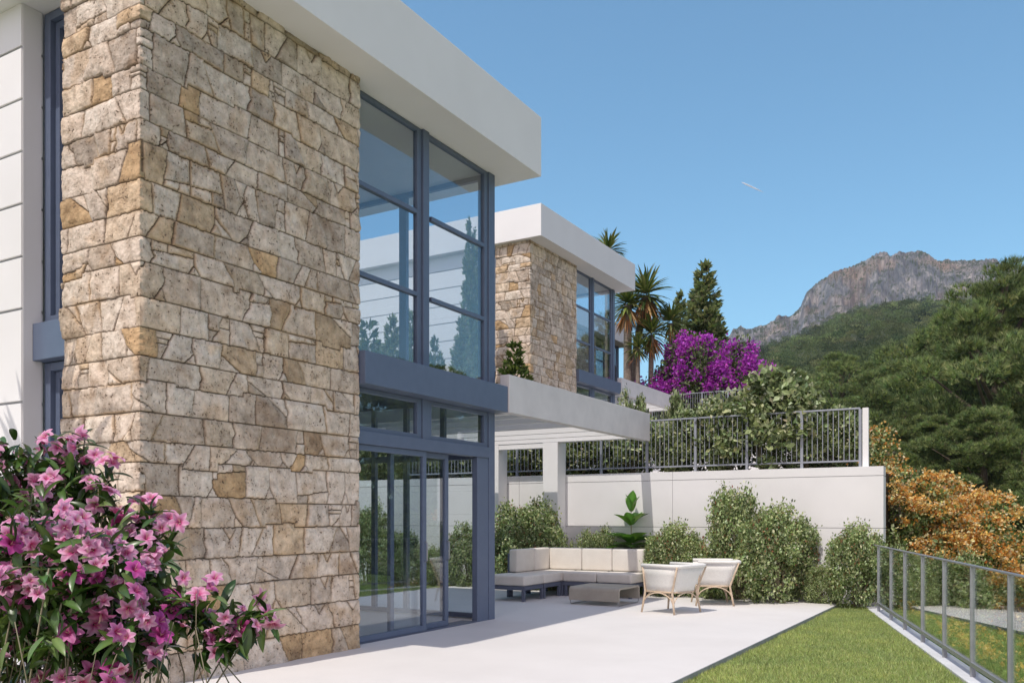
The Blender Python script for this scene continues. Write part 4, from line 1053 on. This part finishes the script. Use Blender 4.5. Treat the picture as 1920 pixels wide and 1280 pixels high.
# ------------------------------------------------------------------ pines of the slope
PINE = [(0.20, 0.26, 0.10), (0.25, 0.31, 0.12), (0.15, 0.20, 0.085), (0.32, 0.37, 0.16), (0.095, 0.13, 0.06)]
def pine_mesh(seed, pads=62, tufts=230, need=9, name='pine_crown'):
    """unit height Aleppo pine crown: flattened pads of needle tufts on rising limbs"""
    global rng
    rng = np.random.default_rng(seed)
    c = []; pr = []
    while len(c) < pads:
        a = rng.uniform(0, 6.28); t = rng.random()**0.85; rmax = 0.40*(1-t**1.7)*min(1, 0.5+t*2.2)+0.03
        rr = rmax*rng.uniform(0.55, 1.05) if rng.random() < 0.8 else rmax*0.4*rng.random()
        p = np.array((math.cos(a)*rr, math.sin(a)*rr, 0.16+0.76*t)); r = rng.uniform(0.05, 0.105)*(1.05-0.45*t)
        if all(np.linalg.norm((p-q)*np.array([1, 1, 1.35])) > 0.62*(r+r2) for q, r2 in zip(c, pr)) or rng.random() < 0.03: c.append(p); pr.append(r)
    c = np.array(c); pr = np.array(pr); bt = rng.uniform(0.8, 1.2, pads)
    i = np.repeat(np.arange(pads), tufts); m = len(i)
    dd = rng.normal(size=(m, 3)); dd[:, 2] = np.where(dd[:, 2] < -0.25, -dd[:, 2], dd[:, 2]); dd = norm(dd)
    wob = 1+0.28*vnoise(c[i][:, 0]*40+dd[:, 0]*2.4, c[i][:, 1]*40+dd[:, 1]*2.4, dd[:, 2]*2.4, seed)
    p = c[i]+dd*(pr[i]*wob)[:, None]*np.array([1, 1, 0.85])*rng.random((m, 1))**0.22
    od = norm(dd*0.55+np.array([0, 0, 1.0])+0.25*rng.normal(size=(m, 3)))
    pc = palette(PINE, m, 0.20)*bt[i][:, None]
    j = np.repeat(np.arange(m), need); k = len(j)
    d = norm(od[j]+0.38*rng.normal(size=(k, 3)))
    s = 0.0200*rng.uniform(0.6, 1.3, k)
    V, F, C = scatter(*TRI, p[j], frames(d), np.stack([np.full(k, 0.0019), s, s], 1), pc[j]*(1+0.12*rng.normal(size=(k, 1))))
    me = mesh_np(name, V, F, np.clip(C, 0.01, 0.5)); me.materials.append(M['needle'])
    b = MB(); b.tube([(0, 0, -0.06), (0.012, 0.005, 0.3), (-0.008, 0.01, 0.62), (0.01, 0, 0.9)], [0.026, 0.02, 0.012, 0.004], 8)
    for q in range(16):
        e = c[rng.integers(0, pads)]; z0 = max(0.15, e[2]-0.16); b.tube([(0.0, 0, z0), e*0.5+np.array([0, 0, z0])*0.5-(0, 0, 0.01), e], [0.009, 0.006, 0.002], 5)
    tm = bpy.data.meshes.new('pine_trunk'); tm.from_pydata([tuple(v) for v in np.concatenate(b.V)], [], b.F); tm.update(); tm.materials.append(M['bark'])
    return me, tm
pines = [pine_mesh(200+k) for k in range(4)]
def pine(u, d, vtop, k, label, wide=1.0, drop=0.0):
    x, y = hill_xy(u, d); z0 = float(hill_z(np.array(float(u)), np.array(float(d))))-drop; h = zat(vtop, x, y)-z0
    T = thing('pine_tree', (x, y, z0), label, 'pine', 'pines on the slope past the garden'); T.rotation_euler = (0, 0, k*1.3); T.scale = (h*wide, h*wide, h)
    for me, n_ in ((pines[k % 4][0], 'crown'), (pines[k % 4][1], 'trunk')):
        o = bpy.data.objects.new(n_, me); COL.objects.link(o); o.parent = T
    return T
PL = [  # bearing column, distance, column top, label, width
    (1872, 46, 468, 'tallest nearest pine, its ragged top against the sky', 1.25),
    (1935, 50, 480, 'tall pine cut by the picture edge beside the tallest one', 1.2),
    (1795, 54, 560, 'pine in front of the cliff, sloping down from the tallest pine', 1.3),
    (1735, 58, 640, 'mid height pine below the cliff, next to the dark hollow', 1.25),
    (1690, 44, 745, 'low pine behind the fence end, over the orange bush', 1.2),
    (1770, 40, 760, 'low bushy pine in the lower slope, above the orange bushes', 1.5),
    (1850, 38, 740, 'pine with spreading boughs low at the slope edge', 1.5),
    (1920, 37, 800, 'low pine at the picture edge above the railing', 1.5),
    (1640, 72, 668, 'dark pine in the hollow of the slope', 1.3),
    (1575, 76, 642, 'rounded pine over the upper shrubs', 1.3),
    (1530, 66, 700, 'pine behind the white fence end of the upper plot', 1.3),
    (1470, 78, 672, 'pine just right of the purple bush', 1.3),
    (1610, 56, 735, 'shaded pine low behind the upper garden fence', 1.4),
    (1985, 44, 560, 'pine past the picture edge', 1.2)]
MIRR = [(4.0, 24.5, 9.0), (7.5, 27.0, 10.5), (11.5, 25.0, 9.5), (9.0, 32.0, 11.5), (14.5, 30.0, 11.0), (5.5, 33.0, 10.0)]
for k, (u, d, v, lab, w_) in enumerate(PL): pine(u, d, v, k, lab, w_)
for k, (x, y, h) in enumerate(MIRR):
    z0 = float(east_z(np.array(x), np.array(y)))-0.2
    T = thing('pine_tree', (x, y, z0), 'pine outside the view, only mirrored in the villa windows', 'pine', 'pines mirrored in the windows'); T.rotation_euler = (0, 0, k*0.9); T.scale = (h*1.2, h*1.2, h)
    for me, n_ in ((pines[k % 4][0], 'crown'), (pines[k % 4][1], 'trunk')):
        o = bpy.data.objects.new(n_, me); COL.objects.link(o); o.parent = T
# distant forest: reads as one mass
def forest():
    global rng
    rng = np.random.default_rng(300)
    parts = []
    for (d0, d1, n, leaves, ls, hm) in ((84, 150, 120, 3300, 0.26, 9.0), (150, 300, 420, 800, 0.50, 9), (300, 540, 800, 220, 1.0, 9), (540, 860, 1500, 90, 1.6, 8)):
        d = np.sqrt(rng.uniform(d0*d0, d1*d1, n)); u = rng.uniform(1330, 2750 if d0 < 300 else 2300, n)
        x, y = hill_xy(u, d); z = hill_z(u, d)+fbm(x*0.03, y*0.03, seed=9)*np.clip((d-50)*0.012, 0, 4)
        if d0 >= 540:                                  # climb onto the foot of the mountain
            e = np.clip((d-780)/260/0.25, 0, 1.2); z = z+(sky_ratio(u)-forest_ratio(u))*0.10*e*d-3
            k = (d < 800) | (rng.random(n) < 0.5+0.5*vnoise(u*0.02, d*0.02)); d, u, x, y, z = d[k], u[k], x[k], y[k], z[k]; n = len(d)
        H = hm*rng.uniform(0.65, 1.25, n); Wd = H*rng.uniform(0.36, 0.55, n)
        m = {84: 15, 150: 11, 300: 7, 540: 5}[d0]; i = np.repeat(np.arange(n), m)      # boughs per tree
        dd = rng.normal(size=(len(i), 3)); dd[:, 2] = np.abs(dd[:, 2])*0.9-0.25; dd = norm(dd)
        pc = np.stack([x[i], y[i], z[i]+H[i]*0.5], 1)+dd*np.stack([Wd[i], Wd[i], H[i]*0.42], 1)*rng.uniform(0.5, 0.85, (len(i), 1))
        br = Wd[i]*rng.uniform(0.30, 0.52, len(i)); bt = rng.uniform(0.78, 1.22, len(i))
        tint = palette(PINE, n, 0.24)*0.56
        q = leaves//m; j = np.repeat(np.arange(len(i)), q); k = len(j)
        e = rng.normal(size=(k, 3)); e[:, 2] = np.where(e[:, 2] < -0.2, -e[:, 2], e[:, 2]); e = norm(e)
        p = pc[j]+e*np.array([1, 1, 0.62])*br[j][:, None]*rng.random((k, 1))**0.3
        dr = norm(e*0.7+np.array([0, 0, 0.45])+0.45*rng.normal(size=(k, 3))); s = ls*rng.uniform(0.55, 1.2, k)
        parts.append(scatter(*QUAD, p, frames(dr), np.stack([s*0.45, s, s], 1), np.clip((tint[i]*bt[:, None])[j]*(1+0.16*rng.normal(size=(k, 1))), 0.01, 0.4)))
    V, F, C = join(parts)
    tag(link('pine_forest', mesh_np('pine_forest', V, F, C), None, [M['needle']]), 'dense pine forest covering the far slope under the cliff', 'forest', None, 'stuff')
forest()

# ------------------------------------------------------------------ pink flowering bush close to the viewer
def flower_mesh(seed, name, deep=0.0):
    """six recurved petals, pale rim and magenta heart, with stamens"""
    q = np.random.default_rng(seed); V = []; F = []; C = []
    for k in range(6):
        a = 2*math.pi*k/6+q.uniform(-0.12, 0.12); ln = q.uniform(0.9, 1.08); wd = q.uniform(0.60, 0.74); op = q.uniform(0.85, 1.15); base = len(V)
        tw = q.uniform(-0.25, 0.25)
        for i in range(7):
            t = i/6; w = wd*math.sin(math.pi*(0.10+0.86*t))**0.75*(1 if i < 6 else 0.35)
            rad = 0.06+ln*(t*0.95)*math.sin(min(1.5, 0.35+t*1.15*op)); up = 0.42*math.sin(t*2.2)*(1.15-0.5*t*op)
            for s_ in (-1, -0.5, 0, 0.5, 1):
                x = rad; y = s_*w*0.5; z = up+0.10*abs(s_)*w*(1-t*0.6)+tw*y+0.03*math.sin(6*t+3*s_)*t
                V.append((x*math.cos(a)-y*math.sin(a), x*math.sin(a)+y*math.cos(a), z))
                m = max(0, 1-t*1.9)*0.8; r_ = max(0, 1-abs(s_)*2.2)*max(0, 0.75-t)*0.8; g_ = min(1, m+r_)
                pale = np.array([0.90, 0.57, 0.72])*(1-deep)+np.array([0.66, 0.13, 0.42])*deep; mag = np.array([0.66, 0.06, 0.28])*(1-deep)+np.array([0.42, 0.02, 0.16])*deep; mid = np.array([0.73, 0.18, 0.44])*(1-deep)+np.array([0.46, 0.05, 0.27])*deep
                cc = pale*(0.35+0.65*abs(s_))+mid*(0.65-0.65*abs(s_)); C.append(cc*(1-g_)+mag*g_)
        for i in range(6):
            for j in range(4): b_ = base+i*5+j; F.append((b_, b_+1, b_+6, b_+5))
    for k in range(6):
        a = q.uniform(0, 6.28); base = len(V); d = np.array([math.cos(a)*0.28, math.sin(a)*0.28, 0.62]); sd = np.array([-math.sin(a), math.cos(a), 0])*0.018
        for t in (0, 1):
            for s_ in (-1, 1): V.append(tuple(d*t*q.uniform(0.9, 1.1)+sd*s_+np.array([0, 0, 0.1]))); C.append((0.75, 0.35, 0.45) if t == 0 else (0.80, 0.62, 0.40))
        F.append((base, base+1, base+3, base+2))
    V = np.array(V)*0.5; me = mesh_np(name, V, np.array(F), np.array(C), True); me.materials.append(M['petal']); return me
FM = [flower_mesh(400+k, 'pink_flower', d_) for k, d_ in enumerate((0.05, 0.3, 0.65, 1.0))]  # petal tints vary; the deeper ones put the look of shade into colour
def pink_bush():
    global rng
    rng = np.random.default_rng(420)
    root = at_d(60, 970, 2.35); root[2] = 0.0
    T = thing('flowering_bush', tuple(root), 'pink flowering bush with dark leaves close to the stone tower', 'bush')
    L = [(55, 900, 2.5, 75), (125, 845, 2.55, 45), (20, 850, 2.45, 40), (165, 905, 2.5, 45), (240, 985, 2.45, 70), (290, 1010, 2.5, 40), (60, 1010, 2.25, 110), (200, 1060, 2.1, 85), (110, 1120, 2.1, 120), (290, 1080, 2.3, 50),
         (350, 1140, 2.25, 45), (420, 1140, 2.25, 38), (490, 1150, 2.25, 26), (250, 1170, 2.2, 90), (430, 1185, 2.25, 40), (30, 1180, 2.1, 130), (-40, 1050, 2.3, 120), (180, 1230, 2.15, 130), (-60, 920, 2.4, 90)]
    W_ = np.array([l[3]**1.15 for l in L]); W_ /= W_.sum()
    tips = []; 
    while len(tips) < 200:
        i = rng.choice(len(L), p=W_); u, v, d, r = L[i]; e = norm(rng.normal(size=(1, 3)))[0]*rng.random()**0.4
        tips.append(at_d(u+e[0]*r, v+e[1]*r, d+e[2]*r*d/FPX*1.5))
    tips = np.array(tips)
    cen = root+np.array([0, 0, 0.95]); 
    # stems
    b = MB(); 
    for p in tips[::2]:
        q = root+rng.normal(size=3)*np.array([0.12, 0.12, 0]); m = q*0.45+p*0.55+rng.normal(size=3)*0.05; m[2] = q[2]*0.35+p[2]*0.65-0.06
        b.tube([q, q*0.6+m*0.4+rng.normal(size=3)*0.02, m, p], [0.006, 0.0045, 0.003, 0.0018], 5)
    b.build('stem', M['twig'], T, 0, True)
    # whorls of leaves under every tip and along the stems
    TV, TF = blade(6, 0.27, 0.55, 0.22); tc = np.ones((len(TV), 3)); tc[1::3] = 1.45
    P, D = [], []
    for p in tips:
        out = norm((p-cen)[None])[0]
        for k in range(rng.integers(9, 15)):
            a = rng.normal(size=3); P.append(p-out*rng.uniform(0.0, 0.10)+rng.normal(size=3)*0.012); D.append(out*0.55+norm(a[None])[0]*0.9+np.array([0, 0, -0.15]))
    extra = 1100
    i = rng.choice(len(L), extra, p=W_); 
    for k in i:
        u, v, d, r = L[k]; e = norm(rng.normal(size=(1, 3)))[0]*rng.random()**0.5*0.95
        P.append(at_d(u+e[0]*r, v+e[1]*r+10, d+e[2]*r*d/FPX)); D.append(rng.normal(size=3)+np.array([0, 0, -0.2]))
    P, D = np.array(P), np.array(D); n = len(P)
    V, F, C = scatter(TV, TF, P, frames(D, (0, 0, 1), 0.35), rng.uniform(0.045, 0.088, n), palette([(0.035, 0.07, 0.014), (0.055, 0.105, 0.024), (0.022, 0.046, 0.010), (0.11, 0.17, 0.05)], n), tc)
    link('leaves', mesh_np('bush_leaves', V, F, C, True, off=BASE[T.name]), T, [M['gloss']])
    # thin dry grass stalks in the lower part
    b = MB()
    for k in range(46):
        u, v = rng.uniform(-20, 370), rng.uniform(1090, 1230); p = at_d(u, v, 2.15+rng.normal()*0.12); q = p+np.array([rng.normal()*0.12, rng.normal()*0.1, -rng.uniform(0.3, 0.5)])
        b.tube([q, (p+q)/2+rng.normal(size=3)*0.012, p], [0.0022, 0.0018, 0.001], 4)
    b.build('stalk', M['twig'], T, 0, True)
    # blossoms: trusses at the tips
    fp, fd, fs = [], [], []
    for p in tips:
        out = norm((p-cen)[None])[0]
        tocam = norm((np.array([0, 0, EYE])-p)[None])[0]
        if rng.random() < (0.75 if p[2] < 1.0 else 0.22): continue
        for k in range(rng.integers(2, 6)):
            fp.append(p+rng.normal(size=3)*0.028); fd.append(norm((out*0.5+tocam*0.45+rng.normal(size=3)*0.55+np.array([0, 0, 0.25]))[None])[0]); fs.append(rng.uniform(0.036, 0.068))
    fp, fd, fs = np.array(fp), np.array(fd), np.array(fs)
    vis = np.argsort(-(fs/np.linalg.norm(fp-np.array([0, 0, EYE]), axis=1)))
    off = BASE[T.name]
    for k in vis[:100]:
        o = bpy.data.objects.new('blossom', FM[k % 4]); COL.objects.link(o); o.parent = T; o.location = tuple(fp[k]-off)
        qd = Vector(tuple(fd[k])).to_track_quat('Z', 'Y'); o.rotation_euler = (qd @ Vector((0, 0, 1)).rotation_difference(Vector((0, 0, 1)))).to_euler(); o.scale = (fs[k],)*3
    rest = vis[100:]
    if len(rest):
        me = FM[0]; nv = len(me.vertices); tv = np.empty(nv*3, np.float32); me.vertices.foreach_get('co', tv); tv = tv.reshape(-1, 3)
        cc = np.empty(nv*4, np.float32); me.color_attributes['col'].data.foreach_get('color', cc); cc = cc.reshape(-1, 4)[:, :3]
        tf = np.array([list(pl.vertices) for pl in me.polygons]); R = frames(rng.normal(size=(len(rest), 3)), None)
        z = fd[rest]; x = norm(np.cross(z, rng.normal(size=z.shape))); R = np.stack([x, np.cross(z, x), z], 2)
        V, F, C = scatter(tv, tf, fp[rest], R, fs[rest], np.ones((len(rest), 3))*rng.uniform(0.8, 1.05, (len(rest), 1)), cc)
        o = link('small_blossom', mesh_np('small_blossoms', V, F, C, True, off=off), T, [M['petal']]); o['kind'] = 'stuff'
pink_bush()

# ------------------------------------------------------------------ contrail far up in the sky
def contrail():
    a = at_d(1391, 342, 5200); c = at_d(1432, 361, 5300)
    pts = [a*(1-t)+c*t for t in np.linspace(0, 1, 9)]
    T = MB().tube(pts, np.array([1.2, 3.6, 4.4, 4.4, 4, 3.4, 2.5, 1.5, 0.4]), 16)
    m, n, b, out = newmat('ice_cloud'); n.nodes.remove(b)
    df = nod(n, 'ShaderNodeBsdfDiffuse'); tl = nod(n, 'ShaderNodeBsdfTranslucent'); mx = nod(n, 'ShaderNodeMixShader')
    df.inputs[0].default_value = tl.inputs[0].default_value = (0.97, 0.97, 0.97, 1)
    n.links.new(df.outputs[0], mx.inputs[1]); n.links.new(tl.outputs[0], mx.inputs[2]); n.links.new(mx.outputs[0], out.inputs[0])
    o = T.build('contrail', m, None, 0, True); tag(o, 'short white vapour trail of an aircraft in the blue sky', 'contrail')
contrail()

# ------------------------------------------------------------------ air between the terrace and the mountain
def haze():
    o = MB().box(-1500, 1900, -120, 2300, -10.5, 420).build('haze', None)
    o.data.materials.clear(); m = bpy.data.materials.new('air'); m.use_nodes = True; n = m.node_tree; n.nodes.clear()
    out = n.nodes.new('ShaderNodeOutputMaterial'); v = n.nodes.new('ShaderNodeVolumePrincipled')
    v.inputs['Color'].default_value = (0.80, 0.88, 1.0, 1); v.inputs['Density'].default_value = 0.00016; v.inputs['Anisotropy'].default_value = 0.2
    n.links.new(v.outputs[0], out.inputs['Volume']); o.data.materials.append(m); o['kind'] = 'stuff'; o['label'] = 'thin blue haze between the terrace and the far mountain'
haze()
